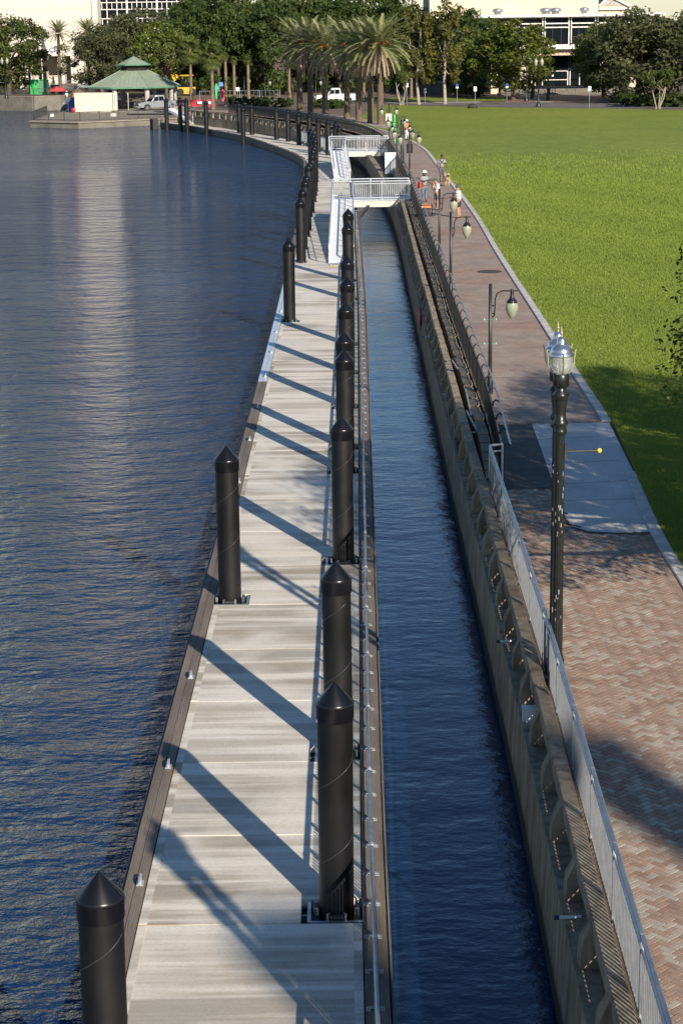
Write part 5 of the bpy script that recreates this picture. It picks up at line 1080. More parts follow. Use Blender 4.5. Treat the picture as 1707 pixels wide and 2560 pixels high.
mb = MB(); mb.box((lx(239), LY + 5, (zo + 42) / 2), (lx(246) - lx(232), 8, 41.9 - zo)); mb.build('return_wall', M['cream_wall'], tw)
mb = MB(); mb.box((lx(370), LY + 16, 9.5), (lx(505) - lx(246), 20, 17)); mb.build('window_core', M['dark_interior'], tw)
cols = [lx(246 + 24.9 * i, LY + 5.5) for i in range(11)]; rows = [(lz(61.5, 300, LY + 5.5), lz(47.5, 300, LY + 5.5)), (lz(46, 300, LY + 5.5), lz(24.5, 300, LY + 5.5)), (lz(22.5, 300, LY + 5.5), lz(7, 300, LY + 5.5)), (lz(5.3, 300, LY + 5.5), lz(-16, 300, LY + 5.5)), (lz(-18, 300, LY + 5.5), lz(-33, 300, LY + 5.5)), (lz(-35, 300, LY + 5.5), lz(-56, 300, LY + 5.5))]
z_ = rows[-1][1]
for (z0, z1) in rows:
    for a, b in zip(cols, cols[1:]): mb = MB(); mb.box(((a + b) / 2, LY + 5.9, (z0 + z1) / 2), (b - a - .12, .06, z1 - z0)); mb.build('window_pane', M['tower_glass'], tw)
for ri, (z0, z1) in enumerate(rows):
    mb = MB(); mb.box(((cols[0] + cols[-1]) / 2, LY + 5.82, z1 + .07), (cols[-1] - cols[0], .2, .13)); mb.build('spandrel_bar', M['mullion_white'], tw)
    if ri % 2 == 0:
        for a, b in zip(cols, cols[1:]): mb = MB(); mb.box(((a + b) / 2, LY + 5.83, (z0 + z1) / 2), (.10, .14, z1 - z0 - .02)); mb.build('mullion', M['mullion_white'], tw)
for i_, a in enumerate(cols): mb = MB(); mb.box((a, LY + 5.78, 8 + (rows[-1][1] - 8) / 2), (.30 if i_ in (3, 6, 9) else .14, .26, rows[-1][1] - 4)); mb.build('mullion', M['mullion_white'], tw)
text('tower_sign', 'CSX', 1.0, (lx(136.5), LY - .05, lz(129)), M['sign_blue'], tw, .05)
mb = MB()
for (px, w) in [(82, 1.5), (100, 2.0), (113, 1.1), (129.5, .3), (144, .4)]: mb.box((lx(px), LY - .03, lz(128 if px < 120 else 131.5)), (w, .05, .14))
mb.build('small_lettering', M['sign_blue'], tw)
for px in (68, 150, 183, 199, -10, 20): mb = MB(); mb.box((lx(px), LY + 1.6, zo / 2), (1.1, 3, zo)); mb.build('column', M['cream_wall'], tw)
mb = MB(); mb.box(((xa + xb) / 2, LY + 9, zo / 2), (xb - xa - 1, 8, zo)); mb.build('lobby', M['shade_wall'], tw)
for (a, b) in ((82, 92), (94, 103)): mb = MB(); mb.box(((lx(a) + lx(b)) / 2, LY + 4.9, 1.5), (lx(b) - lx(a), .1, 2.6)); mb.build('lobby_door', M['tower_glass'], tw)
b = gY(107, 190, 325); fp = thing('flagpole', (b.x, 325, 0), 'white flagpole with a furled dark flag before the tower', 'flagpole'); mb = MB(); mb.tube([(b.x, 325, 0), (b.x, 325, 9.5)], .06, 8); mb.build('pole', M['mullion_white'], fp)
mb = MB(); mb.add([(b.x + .05, 324.98, 7.9), (b.x + .1, 324.96, 5.4), (b.x + 1.0, 324.9, 4.0), (b.x + 1.2, 325.0, 4.6), (b.x + .5, 325.05, 7.0), (b.x + .05, 325.02, 7.9), (b.x + .1, 325.02, 5.4), (b.x + 1.0, 324.96, 4.0), (b.x + 1.2, 325.06, 4.6), (b.x + .5, 325.11, 7.0)], [(0, 1, 2, 3, 4), (5, 9, 8, 7, 6), (0, 5, 6, 1), (1, 6, 7, 2), (2, 7, 8, 3), (3, 8, 9, 4), (4, 9, 5, 0)]); mb.build('flag', M['shorts_grey'], fp)
for i_, px in enumerate([22, 55, 93, 127, 141, 197, 211]):
    b = gY(px, 190, 312); t = thing('gate_pillar', (b.x, 312, 0), 'cream stub pillar in the railing before the tower', 'pillar', 'cream pillars in the tower railing'); mb = MB(); mb.box((b.x, 312, .95), (.55, .55, 1.9)); mb.build('shaft', M['cream_wall'], t); mb = MB(); mb.box((b.x, 312, 1.98), (.75, .75, .16)); mb.build('cap', M['beige_panel'], t)
# ------------------------------------------------------------------ quay, pavilion and works yard on the far left
ZQ = -1.1
q0, q1, q2 = gz(76.5, 302.4, ZQ), gz(197, 305, ZQ), gz(443, 294.5, ZQ)
quay = thing('stone_quay', (q1.x, q1.y, ZW), 'low stained concrete quay platform projecting into the river', 'quay')
poly = [(q0.x, q0.y), (q1.x, q1.y), (q2.x, q2.y), (-17.2, 241.5), (-14.2, 277.3), (-35.4, 277.6), (q0.x + 1, q0.y + 14)]
mb = MB(); mb.prism(poly, -2.6, ZQ - .12); mb.build('quay_body', M['quay_concrete'], quay); mb = MB(); cx, cy = sum(p[0] for p in poly) / 7, sum(p[1] for p in poly) / 7; mb.prism([(cx + (p[0] - cx) * 1.012, cy + (p[1] - cy) * 1.012) for p in poly], ZQ - .12, ZQ); mb.build('quay_slab', M['block_concrete'], quay)
mb = MB(); b = gz(386, 322, ZW); mb.box((b.x, b.y, -1.5), (.9, .5, 1.6)); tag(mb.build('fender_pile', M['steel_dark']), 'dark square fender pile against the quay wall', 'pile')
mb = MB(); mb.prism([(271.5, -1.16), (277.2, .03), (277.6, .03), (277.6, -1.3)], -35.3, -14.3, 'x'); bk = mb.build('earth_bank', M['earth']); bk['kind'] = 'structure'
lw = thing('river_wall', (-60, 272, ZW), 'pale concrete river wall at the far left shore', 'wall')
w0, w1, w2, w3 = gz(-60, 243, -.12), gz(84, 245.5, -.12), gz(150, 243, -.12), gz(190, 240, -.12)
for (a, b) in ((w0, w1), (w1, w2), (w2, w3)): mb = MB(); mb.bar((a.x, a.y, -1.3), (b.x, b.y, -1.3), .5, 2.7); mb.build('wall_panel', M['quay_concrete'], lw); mb = MB(); mb.bar((a.x, a.y, .09), (b.x, b.y, .09), .62, .1); mb.build('coping', M['block_concrete'], lw)
def bar_fence(pts, z, h, label, mat, name='quay_fence', gap=.14, rails=True, sign=None):
    r = thing(name, (pts[0][0], pts[0][1], z), label, 'fence')
    for a, b in zip(pts, pts[1:]):
        a = Vector((a[0], a[1], z)); b = Vector((b[0], b[1], z)); L = (b - a).length
        for hh in (.12, h): t = MB(); t.bar(a + Vector((0, 0, hh)), b + Vector((0, 0, hh)), .05, .05); t.build('rail', M[mat], r)
        n = max(1, int(L / 2.2)); t = MB(); t.box((0, 0, h / 2), (.07, .07, h)); me = t.mesh('post', M[mat])
        for i in range(n + 1): inst('post', me, r, a.lerp(b, i / n))
        t = MB(); n = int(L / gap)
        for i in range(n): p = a.lerp(b, (i + .5) / n); t.box((p.x, p.y, z + h / 2 + .05), (.025, .025, h - .12))
        o = t.build('distant_pickets', M[mat], r); o['kind'] = 'stuff'
    return r
e0 = gz(84, 301, ZQ); e1 = gz(119, 286, ZQ); e2 = gz(201, 303, ZQ); e3 = gz(440, 293.5, ZQ)
qf = bar_fence([(e1.x, e1.y), (e0.x, e0.y), (e2.x, e2.y), (e3.x, e3.y)], ZQ, 1.05, 'dark picket fence around the quay edge with two small white signs', 'steel_dark')
for px, py in ((132, 296), (285, 295)): b = gz(px, py + 4, ZQ); mb = MB(); mb.box((b.x, b.y - .1, ZQ + .55), (.42 if px < 200 else .65, .04, .35)); mb.build('white_sign', M['sign_white'], qf)
bar_fence([(w0.x, w0.y + .6), (w1.x, w1.y + .6), (w2.x, w2.y + .6)], 0.1, 1.05, 'black fence on top of the pale river wall', 'steel_dark')
bar_fence([tuple(gY(40, 200, 313)[:2]), tuple(gY(280, 200, 313)[:2])], 0.0, 1.2, 'steel railing between cream pillars before the tower', 'galvanised')
# shipping container
a = gz(188.4, 281.6, ZQ); W_ = gY(283, 281, a.y).x - a.x; H_ = 2.42
ct = thing('shipping_container', (a.x + W_ / 2, a.y, ZQ), 'cream corrugated shipping container with its end doors open', 'container', None, 0); D_ = 2.4
n = 18; mb = MB(); pts = []
for i in range(n):
    x = a.x + W_ * i / n; w = W_ / n; pts += [(x, a.y), (x + w * .35, a.y), (x + w * .5, a.y + .05), (x + w * .85, a.y + .05)]
pts.append((a.x + W_, a.y)); mb.prism(pts + [(a.x + W_, a.y + .10), (a.x, a.y + .10)], ZQ + .16, ZQ + H_ - .1); mb.build('side_panel', M['container_cream'], ct)
mb = MB(); mb.box((a.x + W_ / 2, a.y + D_ / 2, ZQ + H_ - .05), (W_ + .04, D_, .1)); mb.build('roof', M['container_cream'], ct); mb = MB(); mb.box((a.x + W_ / 2, a.y + D_ - .05, ZQ + H_ / 2), (W_, .1, H_ - .3)); mb.build('back_panel', M['container_cream'], ct)
mb = MB(); mb.box((a.x + W_ / 2, a.y + .05, ZQ + .10), (W_ + .04, .16, .14)); mb.build('bottom_rail', M['container_cream'], ct); mb = MB(); mb.box((a.x + .03, a.y + D_ / 2, ZQ + H_ / 2), (.08, D_ - .2, H_ - .25)); mb.build('end_panel', M['container_cream'], ct)
for i_, (dx, wd) in enumerate([(.28, .5), (1.9, .12)]): mb = MB(); mb.box((a.x + W_ + dx, a.y + .3 + i_ * .4, ZQ + H_ / 2 + .05), (wd, .06, H_ - .3), rz=.25); d_ = mb.build('door', M['container_cream'], ct); mb = MB(); mb.tube([(a.x + W_ + dx, a.y + .2 + i_ * .4, ZQ + .3), (a.x + W_ + dx, a.y + .2 + i_ * .4, ZQ + H_ - .2)], .03, 6); mb.build('lock_rod', M['galvanised'], d_)
for fx in (.34, .62, .98): mb = MB(); mb.box((a.x + W_ * fx, a.y - .01, ZQ + .04), (.25, .12, .08)); mb.build('corner_foot', M['steel_dark'], ct)
# pavilion
PY = 264.0; pc = gY(337, 216, PY); ze_ = pc.z; RX = (gY(452, 216, PY).x - gY(221, 216, PY).x) / 2; zl = gY(337, 176, PY).z; zu0 = gY(337, 161.5, PY).z; zu1 = gY(337, 140, PY).z; rt = (gY(371, 176, PY).x - gY(303, 176, PY).x) / 2; ru = (gY(380, 161, PY).x - gY(292, 161, PY).x) / 2
pvn = thing('pavilion', (pc.x, PY, -.6), 'octagonal open pavilion with two-tier green metal roof on round columns', 'pavilion')
def oct_(r, z, rot=R(22.5)): return [(pc.x + r * math.cos(rot + i * math.pi / 4), PY + r * math.sin(rot + i * math.pi / 4), z) for i in range(8)]
RX *= 1.04; lo, hi = oct_(RX, ze_), oct_(rt * 1.05, zl)
for i in range(8):
    j = (i + 1) % 8; mb = MB(); mb.add([lo[i], lo[j], hi[j], hi[i]] + [(v[0], v[1], v[2] - .12) for v in (lo[i], lo[j], hi[j], hi[i])], [(0, 1, 2, 3), (4, 7, 6, 5), (0, 4, 5, 1), (1, 5, 6, 2), (2, 6, 7, 3), (3, 7, 4, 0)]); rp = mb.build('roof_panel', M['roof_green'], pvn)
    mb = MB(); A, B, C_, D__ = [Vector(v) for v in (lo[i], lo[j], hi[j], hi[i])]; L = (B - A).length; ns = 9; up = (B - A).cross(D__ - A).normalized(); up = up if up.z > 0 else -up
    for k in range(1, ns):
        t_ = k / ns; s0 = A.lerp(B, t_); mid_in = (B - A).normalized(); topx = (s0 - A).length; half = (L - (C_ - D__).length) / 2
        s1 = D__ + mid_in * (topx - half) if half < topx < L - half else (A + (D__ - A) * (topx / half) if topx <= half else B + (C_ - B) * ((L - topx) / half)); mb.bar(s0 + up * .02, s1 + up * .02, .035, .05)
    mb.build('standing_seam', M['roof_green'], rp)
    mb = MB(); mb.bar(lo[i], lo[j], .16, .18); mb.build('eave', M['roof_edge'], pvn); mb = MB(); mb.bar(Vector(lo[i]) + Vector((0, 0, .04)), Vector(hi[i]) + Vector((0, 0, .04)), .09, .06); mb.build('hip_cap', M['roof_green'], pvn)
ul = oct_(ru, zu0)
for i in range(8):
    j = (i + 1) % 8; mb = MB(); mb.add([ul[i], ul[j], (pc.x, PY, zu1), (ul[i][0], ul[i][1], zu0 - .1), (ul[j][0], ul[j][1], zu0 - .1), (pc.x, PY, zu1 - .12)], [(0, 1, 2), (3, 5, 4), (0, 3, 4, 1), (1, 4, 5, 2), (2, 5, 3, 0)]); mb.build('roof_panel', M['roof_green'], pvn)
    mb = MB(); mb.bar(ul[i], ul[j], .12, .14); mb.build('eave', M['roof_edge'], pvn)
mb = MB(); mb.prism([(v[0], v[1]) for v in oct_(rt * .95, 0)], zl - .2, zu0 + .02); mb.build('cupola_louvre', M['dark_interior'], pvn)
for v in oct_(RX * .86, 0): mb = MB(); mb.lathe([(.32, -1.1), (.32, ze_ + .1)], 14, c=(v[0], v[1], 0)); mb.build('column', M['column_grey'], pvn)
mb = MB(); mb.prism([(v[0], v[1]) for v in oct_(RX * 1.0, 0)], -1.1, -.95); mb.build('plinth', M['quay_concrete'], pvn)
# vehicles
def vehicle(name, x, y, z, rz, L, H, Wd, kind, paint, label, group='parked vehicles'):
    r = thing(name, (x, y, z), label, 'truck' if kind == 'pickup' else 'car', group, rz); wr = .39 if kind == 'pickup' else .34; w2 = Wd / 2
    def pt(nm, mb, mat, par=None): o = mb.build(nm, mat, par or r); o.matrix_parent_inverse = Matrix(); return o
    fx, bx = -L * .31, L * .31
    def arch(c): return [(c + wr * 1.18 * math.cos(t), wr + wr * 1.15 * math.sin(t)) for t in [math.pi * k / 6 for k in range(6, -1, -1)]]
    if kind == 'pickup': prof = [(-L / 2, .42)] + arch(fx) + arch(bx) + [(L / 2, .45), (L / 2, H * .62), (L * .13, H * .62), (L * .12, H * .60), (-L * .17, H * .60), (-L * .25, H * .60), (-L * .46, H * .55), (-L / 2, H * .48)]
    else: prof = [(-L / 2, .35)] + arch(fx) + arch(bx) + [(L / 2, .38), (L / 2, H * .60), (-L * .18, H * .60), (-L * .24, H * .60), (-L * .45, H * .52), (-L / 2, H * .44)]
    mb = MB(); mb.prism(prof, -w2, w2, 'y'); pt('body', mb, M[paint])
    if kind == 'pickup': cab = [(-L * .20, H * .60), (L * .13, H * .60), (L * .11, H * .97), (L * .06, H), (-L * .06, H), (-L * .10, H * .97)]
    else: cab = [(-L * .20, H * .60), (L * .48, H * .60), (L * .43, H * .95), (L * .36, H), (-L * .06, H), (-L * .11, H * .96)]
    n = len(cab); vs = [(p[0], -w2 * (.98 if p[1] < H * .7 else .84), p[1]) for p in cab] + [(p[0], w2 * (.98 if p[1] < H * .7 else .84), p[1]) for p in cab]
    mb = MB(); mb.add(vs, [tuple(range(n))[::-1], tuple(range(n, 2 * n))] + [(i, (i + 1) % n, n + (i + 1) % n, n + i) for i in range(n)]); pt('cabin', mb, M[paint])
    xs = [(-L * .155, -L * .03), (-L * .02, L * .10)] if kind == 'pickup' else [(-L * .155, L * .0), (L * .02, L * .20), (L * .22, L * .42)]
    for (a, b) in xs:
        for sg in (-1, 1):
            mb = MB(); t = .035 * L if a < -.1 * L else 0; y0, y1 = sg * w2 * .985, sg * w2 * .865; mb.add([(a, y0, H * .63), (b, y0, H * .63), (b, y1, H * .92), (a + t, y1, H * .92), (a, y0 * .97, H * .63), (b, y0 * .97, H * .63), (b, y1 * .97, H * .92), (a + t, y1 * .97, H * .92)], [(0, 1, 2, 3), (4, 7, 6, 5), (0, 4, 5, 1), (1, 5, 6, 2), (2, 6, 7, 3), (3, 7, 4, 0)]); pt('side_window', mb, M['glass_dark'])
    f0, f1 = cab[0], cab[-1]; mb = MB(); mb.add([(f0[0] - .02, -w2 * .86, f0[1] + .03), (f0[0] - .02, w2 * .86, f0[1] + .03), (f1[0] - .03, w2 * .76, f1[1] - .04), (f1[0] - .03, -w2 * .76, f1[1] - .04), (f0[0] + .06, -w2 * .86, f0[1] + .0), (f0[0] + .06, w2 * .86, f0[1] + .0), (f1[0] + .05, w2 * .76, f1[1] - .06), (f1[0] + .05, -w2 * .76, f1[1] - .06)], [(0, 1, 2, 3), (4, 7, 6, 5), (0, 4, 5, 1), (1, 5, 6, 2), (2, 6, 7, 3), (3, 7, 4, 0)]); pt('windscreen', mb, M['glass_dark'])
    for cx_ in (fx, bx):
        for sg in (-1, 1):
            mb = MB(); mb.tube([(cx_, sg * (w2 - .26), wr), (cx_, sg * (w2 + .01), wr)], wr, 20); w = pt('wheel', mb, M['rubber']); mb = MB(); mb.tube([(cx_, sg * (w2 - .02), wr), (cx_, sg * (w2 + .022), wr)], wr * .6, 14); pt('rim', mb, M['chrome'], w).matrix_parent_inverse = Matrix()
    for sg in (-1, 1):
        mb = MB(); mb.box((-L / 2 + .06, sg * w2 * .76, H * .44), (.2, w2 * .36, .17)); pt('headlight', mb, M['sign_white']); mb = MB(); mb.box((L / 2 - .02, sg * w2 * .88, H * .5), (.08, w2 * .2, .3)); pt('tail_light', mb, M['machine_red']); mb = MB(); mb.box((-L * .15, sg * (w2 + .12), H * .64), (.12, .2, .16)); pt('wing_mirror', mb, M['black_paint'])
    mb = MB(); mb.box((-L / 2 - .005, 0, H * .40), (.06, w2 * 1.1, .28)); pt('grille', mb, M['black_paint']); mb = MB(); mb.box((-L / 2 - .03, 0, .45), (.16, Wd * .98, .22)); pt('bumper', mb, M['chrome'] if kind == 'pickup' else M['black_paint'])
    return r
b = gz(393, 276, -.9); sheet('yard_ramp', [tuple(gz(*p, -.9)[:2]) for p in [(320, 284), (478, 283), (482, 262), (330, 262)]], -.9, M['pale_path']); vehicle('pickup_truck', b.x, b.y + .8, -.895, R(25), 5.5, 1.88, 2.0, 'pickup', 'car_silver', 'silver pickup truck parked beside the pavilion columns')
b = gz(838, 259); vehicle('pickup_truck', b.x, b.y, .03, R(4), 5.0, 1.85, 2.0, 'pickup', 'car_white', 'white pickup truck parked behind the date palm trunks')
b = gY(266, 196, 305); vehicle('parked_car', b.x, 305, .0, R(-10), 4.6, 1.7, 1.9, 'car', 'car_white', 'white car beyond the works yard near the grey-green oak')
b = gY(-2, 205, 297); vehicle('parked_car', b.x, 297, .0, R(8), 4.5, 1.55, 1.85, 'car', 'car_blue', 'bright blue car at the left edge of the yard')
# machines
def mk(name, label, cat, base): return thing(name, base, label, cat)
b = gz(473, 255, -1.05); t = tr_ = mk('tractor', 'yellow tractor cab seen from behind with orange warning triangle', 'tractor', (b.x, b.y, -.3)); Bx, By = b.x, b.y
mb = MB(); mb.box((Bx, By, 1.0), (1.25, 1.3, 1.25), top=(.92, .9)); mb.build('cab', M['machine_yellow'], t); mb = MB(); mb.box((Bx, By - .66, 1.05), (.95, .06, .85)); w = mb.build('rear_window', M['glass_dark'], t); mb = MB(); mb.prism([(Bx - .25, .95), (Bx + .25, .95), (Bx + .05, 1.38), (Bx - .05, 1.38)], By - .74, By - .70, 'y'); mb.build('warning_triangle', M['orange_bright'], w)
mb = MB(); mb.box((Bx, By, 1.68), (1.35, 1.4, .1)); mb.build('cab_roof', M['machine_yellow'], t); mb = MB(); mb.box((Bx + .1, By, .2), (2.0, 1.5, .5)); mb.build('chassis', M['machine_yellow'], t)
for sx in (-1, 1): mb = MB(); mb.tube([(Bx + sx * .95 - .16, By, .22), (Bx + sx * .95 + .16, By, .22)], .5, 18); mb.build('wheel', M['rubber'], t)
mb = MB(); mb.box((Bx - .9, By + .8, .5), (1.2, .6, .5)); mb.build('loader_arm', M['machine_yellow'], t)
tr_.location.z = -1.05
b = gY(425, 215, 282); t = mk('excavator', 'yellow excavator with raised folded boom behind the pavilion', 'excavator', (b.x, 282, 0)); Bx = b.x
P_ = [gY(408, 190, 282), gY(420, 152, 282), gY(432, 180, 282), gY(440, 198, 282)]
mb = MB(); mb.bar(P_[0], P_[1], .5, .55); mb.build('boom', M['machine_yellow'], t); mb = MB(); mb.bar(P_[1], P_[2], .35, .4); mb.build('stick', M['machine_yellow'], t); mb = MB(); mb.prism([(P_[2].x - .4, P_[2].z), (P_[2].x + .5, P_[2].z), (P_[3].x + .5, P_[3].z), (P_[3].x - .2, P_[3].z - .3)], 281.6, 282.6, 'y'); mb.build('bucket', M['machine_yellow'], t)
mb = MB(); mb.box((Bx - 1.6, 283, 1.3), (3.2, 2.4, 1.0)); mb.build('house', M['machine_yellow'], t); mb = MB(); mb.box((Bx - .6, 282.4, 2.3), (1.1, 1.1, 1.3)); mb.build('cab', M['glass_dark'], t)
for sy in (-1, 1): mb = MB(); mb.box((Bx - 1.4, 283 + sy, .42), (3.6, .5, .8)); mb.build('track', M['steel_dark'], t)
b = gY(467, 205, 280); t = mk('telehandler', 'tall machine cab with yellow roof behind the tractor', 'machine', (b.x, 280, 0)); mb = MB(); mb.box((b.x, 280, 1.9), (1.6, 1.4, 1.5)); mb.build('cab', M['glass_dark'], t); mb = MB(); mb.box((b.x, 280, 2.72), (1.9, 1.6, .14)); mb.build('cab_roof', M['machine_yellow'], t); mb = MB(); mb.box((b.x, 280, .7), (2.4, 1.5, .9)); mb.build('chassis', M['machine_yellow'], t)
for sx in (-1, 1): mb = MB(); mb.tube([(b.x + sx * .85, 279.2, .5), (b.x + sx * .85, 279.5, .5)], .5, 16); mb.build('wheel', M['rubber'], t)
b = gz(428, 262, -1.05); t = rm_ = mk('red_mower', 'red machine parked between silver pickup and yellow tractor', 'machine', (b.x, b.y, -.4)); mb = MB(); mb.box((b.x, b.y, .25), (1.5, 1.2, .55), top=(.8, .9)); mb.build('hood', M['machine_red'], t); mb = MB(); mb.box((b.x + .7, b.y, .4), (.5, .9, .6), top=(.7, .9)); mb.build('bonnet', M['machine_yellow'], t)
for sx in (-1, 1): mb = MB(); mb.tube([(b.x + sx * .5, b.y - .7, -.1), (b.x + sx * .5, b.y - .5, -.1)], .28, 14); mb.build('wheel', M['rubber'], t)
rm_.location.z = -1.05
# work boat with parasol, person, bins, cones, boards
b = gz(147, 274, ZW); t = mk('work_boat', 'small grey work boat moored behind the quay under a red parasol', 'boat', (b.x, b.y, ZW)); mb = MB(); V = [(-2.6, 0), (-2.0, -.9), (2.6, -.9), (2.6, .9), (-2.0, .9)]
mb.add([(b.x + v[0] * .86, b.y + v[1] * .8, ZW - .1) for v in V] + [(b.x + v[0], b.y + v[1], ZW + .75) for v in V], [(0, 1, 2, 3, 4), (5, 9, 8, 7, 6)] + [(i, (i + 1) % 5, 5 + (i + 1) % 5, 5 + i) for i in range(5)]); mb.build('hull', M['hull_grey'], t)
mb = MB(); mb.box((b.x + .4, b.y, ZW + .80), (3.6, 1.4, .06)); mb.build('deck', M['galv_pale'], t); mb = MB(); mb.box((b.x - .3, b.y, ZW + 1.3), (.7, .7, 1.0)); mb.build('console', M['sign_white'], t)
u = thing('parasol', (b.x - .1, b.y, ZW + .8), 'faded red parasol opened over the work boat', 'umbrella'); mb = MB(); mb.tube([(b.x - .1, b.y, ZW + .8), (b.x - .1, b.y, ZW + 3.2)], .03, 6); mb.build('pole', M['galv_pale'], u); mb = MB(); mb.lathe([(1.45, 2.55), (1.40, 2.62), (.75, 2.95), (0.02, 3.2)], 8, c=(b.x - .1, b.y, ZW), smooth=False); mb.build('canopy', M['red_cloth'], u)
person((b.x + 1.25, b.y - .1, ZW + .83), R(20), 'worker in white shirt and hard hat standing on the work boat', 'skin_dark', 'shirt_white', 'jeans', {}, long_legs=True, hat='helmet', H=1.7)
b = gz(181, 279, ZQ); t = mk('blue_skip', 'blue bin standing against the container end', 'bin', (b.x, b.y, ZQ)); mb = MB(); mb.box((b.x, b.y, ZQ + .75), (.85, .9, 1.5), top=(1.08, 1.05)); mb.build('bin_body', M['bin_blue'], t); mb = MB(); mb.box((b.x, b.y, ZQ + 1.54), (1.0, 1.0, .08)); mb.build('lid', M['bin_blue'], t)
b = gz(184.5, 281.5, ZQ); mb = MB(); mb.lathe([(.28, 0), (.33, .2), (.33, .45), (.25, .6)], 14, c=(b.x, b.y, ZQ)); tag(mb.build('red_buoy', M['red_tarp']), 'round red float on the quay at the container corner', 'buoy')
b = gY(100, 218, 293); t = mk('green_skip', 'bright green mesh-sided skip in the works yard', 'skip', (b.x, 293, 0))
mb = MB(); mb.box((b.x, 293, 1.0), (2.3, 2.0, 2.0)); mb.build('bin_body', M['bin_green'], t)
for sx in (-1.13, -.25, 1.13): mb = MB(); mb.box((b.x + sx, 291.95, 1.02), (.10, .12, 2.06)); mb.build('frame_post', M['flag_green'], t)
mb = MB(); mb.box((b.x, 291.95, 2.05), (2.4, .12, .1)); mb.build('frame_rail', M['flag_green'], t); mb = MB(); mb.box((b.x + .45, 291.98, 1.05), (1.2, .06, 1.7)); mb.build('dark_opening', M['leaf_deep'] if False else M['roof_edge'], t)
for i_, (px, py, z) in enumerate([(315, 273, -1.09), (437, 274, -1.09), (442, 274, -1.09)]): b = gz(px, py, z); t = mk('orange_barrel', ['orange marker barrel beside the container door', 'orange marker barrel behind the first dock pile', 'orange marker barrel touching the one behind the first dock pile'][i_], 'barrel', (b.x, b.y, z)); mb = MB(); mb.lathe([(.30, 0), (.30, .05), (.22, .06), (.20, .95), (.05, 1.0)], 12, c=(b.x, b.y, z)); mb.build('drum', M['orange'], t); mb = MB(); mb.lathe([(.225, .5), (.222, .64)], 12, c=(b.x, b.y, z)); mb.build('white_band', M['sign_white'], t)
b = gY(185, 238, 279); mb = MB(); mb.lathe([(.25, 0), (.25, .03), (.14, .04), (.02, .7)], 12, c=(b.x, 279, 0)); tag(mb.build('traffic_cone', M['orange']), 'orange traffic cone on the yard behind the container', 'cone')
b = gY(140, 235, 289); mb = MB(); mb.box((b.x, 289, .7), (1.1, 1.0, 1.4)); mb.tube([(b.x, 289, 1.4), (b.x - .1, 289, 2.0), (b.x - .8, 289, 2.5)], .06, 6); tag(mb.build('pump_unit', M['steel_dark']), 'dark pump unit with bent pipe above the river wall', 'pump')
for i_ in range(9):
    b = gY(196 + i_ * 10, 232, 280 + (i_ % 3) * 4); mb = MB(); g_ = random.Random(i_); pr = [(g_.uniform(.9, 1.5), 0), (g_.uniform(.8, 1.2), .5), (g_.uniform(.3, .7), .95), (.05, 1.2)]; mb.lathe(pr, 9, c=(b.x, b.y, 0), smooth=False); tag(mb.build('rubble_heap', M['trench_soil'] if i_ % 2 else M['earth']), 'heap of dark rubble in the works yard beyond the quay', 'rubble', 'rubble heaps in the works yard')
for (px0, px1, Y) in ((200, 280, 280), (210, 262, 286)):
    a_ = gY(px0, 215, Y); b_ = gY(px1, 222, Y); mb = MB(); mb.bar((a_.x, Y, a_.z), (b_.x, Y, b_.z), .3, .3); 
    tag(mb.build('truss_beam', M['galvanised']), 'long grey steel beam lying over the yard rubble' if px0 == 200 else 'shorter grey steel beam lying behind the long one', 'beam')
# boards and flags by the footpath
def board(px, py, w, h, z0, mat, label, name='sign_board', Y=None, legs=True):
    b = gz(px, py) if Y is None else gY(px, py, Y); t = thing(name, (b.x, b.y, 0), label, 'sign'); mb = MB(); mb.box((b.x, b.y, z0 + h / 2), (w, .05, h)); mb.build('panel', M[mat], t)
    if legs: mb = MB(); mb.tube([(b.x, b.y + .05, 0), (b.x, b.y + .05, z0 + h)], .035, 6); mb.build('leg', M['galvanised'], t)
    return t
board(546, 254, .55, 1.1, .3, 'hull_grey', 'grey-blue A-board beside the sabal palms'); board(544, 254, .55, .45, 1.5, 'board_blue', 'pale blue sign panel above the grey A-board'); board(594.5, 252, .55, .5, 1.2, 'sign_white', 'white notice with red lettering hung on the mesh fence')
def feather(px, py, h, label, mat='flag_green'):
    b = gz(px, py); t = thing('feather_flag', (b.x, b.y, 0), label, 'flag'); mb = MB(); mb.tube([(b.x, b.y, 0), (b.x, b.y, h * .5), (b.x - .05, b.y, h)], .02, 6); mb.build('pole', M['steel_dark'], t)
    V = [(0, .15), (.02, 1), (-.16, .97), (-.24, .75), (-.20, .4), (-.10, .2)]; mb = MB(); mb.prism([(b.x + v[0], v[1] * h) for v in V], b.y - .012, b.y + .012, 'y'); mb.build('banner', M[mat], t)
feather(991, 377, 2.9, 'tall bright green feather flag among the double lamps'); feather(544, 262, 2.6, 'green feather flag by the sabal palms')
b = gz(549, 256); t = thing('blue_flag', (b.x, b.y, 0), 'small blue flag on a pole by the sabal palms', 'flag'); mb = MB(); mb.tube([(b.x, b.y, 0), (b.x, b.y, 2.55)], .02, 6); mb.build('pole', M['steel_dark'], t); mb = MB(); mb.box((b.x + .25, b.y, 2.25), (.5, .03, .5)); mb.build('banner', M['board_blue'], t)
b = gz(557, 254); mb = MB(); mb.prism([(b.x - .1, .05), (b.x + .2, .05), (b.x + .32, .8), (b.x + .25, 1.3), (b.x + .05, 1.6), (b.x - .12, 1.3), (b.x - .18, .7)], b.y - .1, b.y + .1, 'y'); tag(mb.build('red_kayak', M['red_cloth']), 'upright faded red kayak shape beside the sign boards', 'kayak')
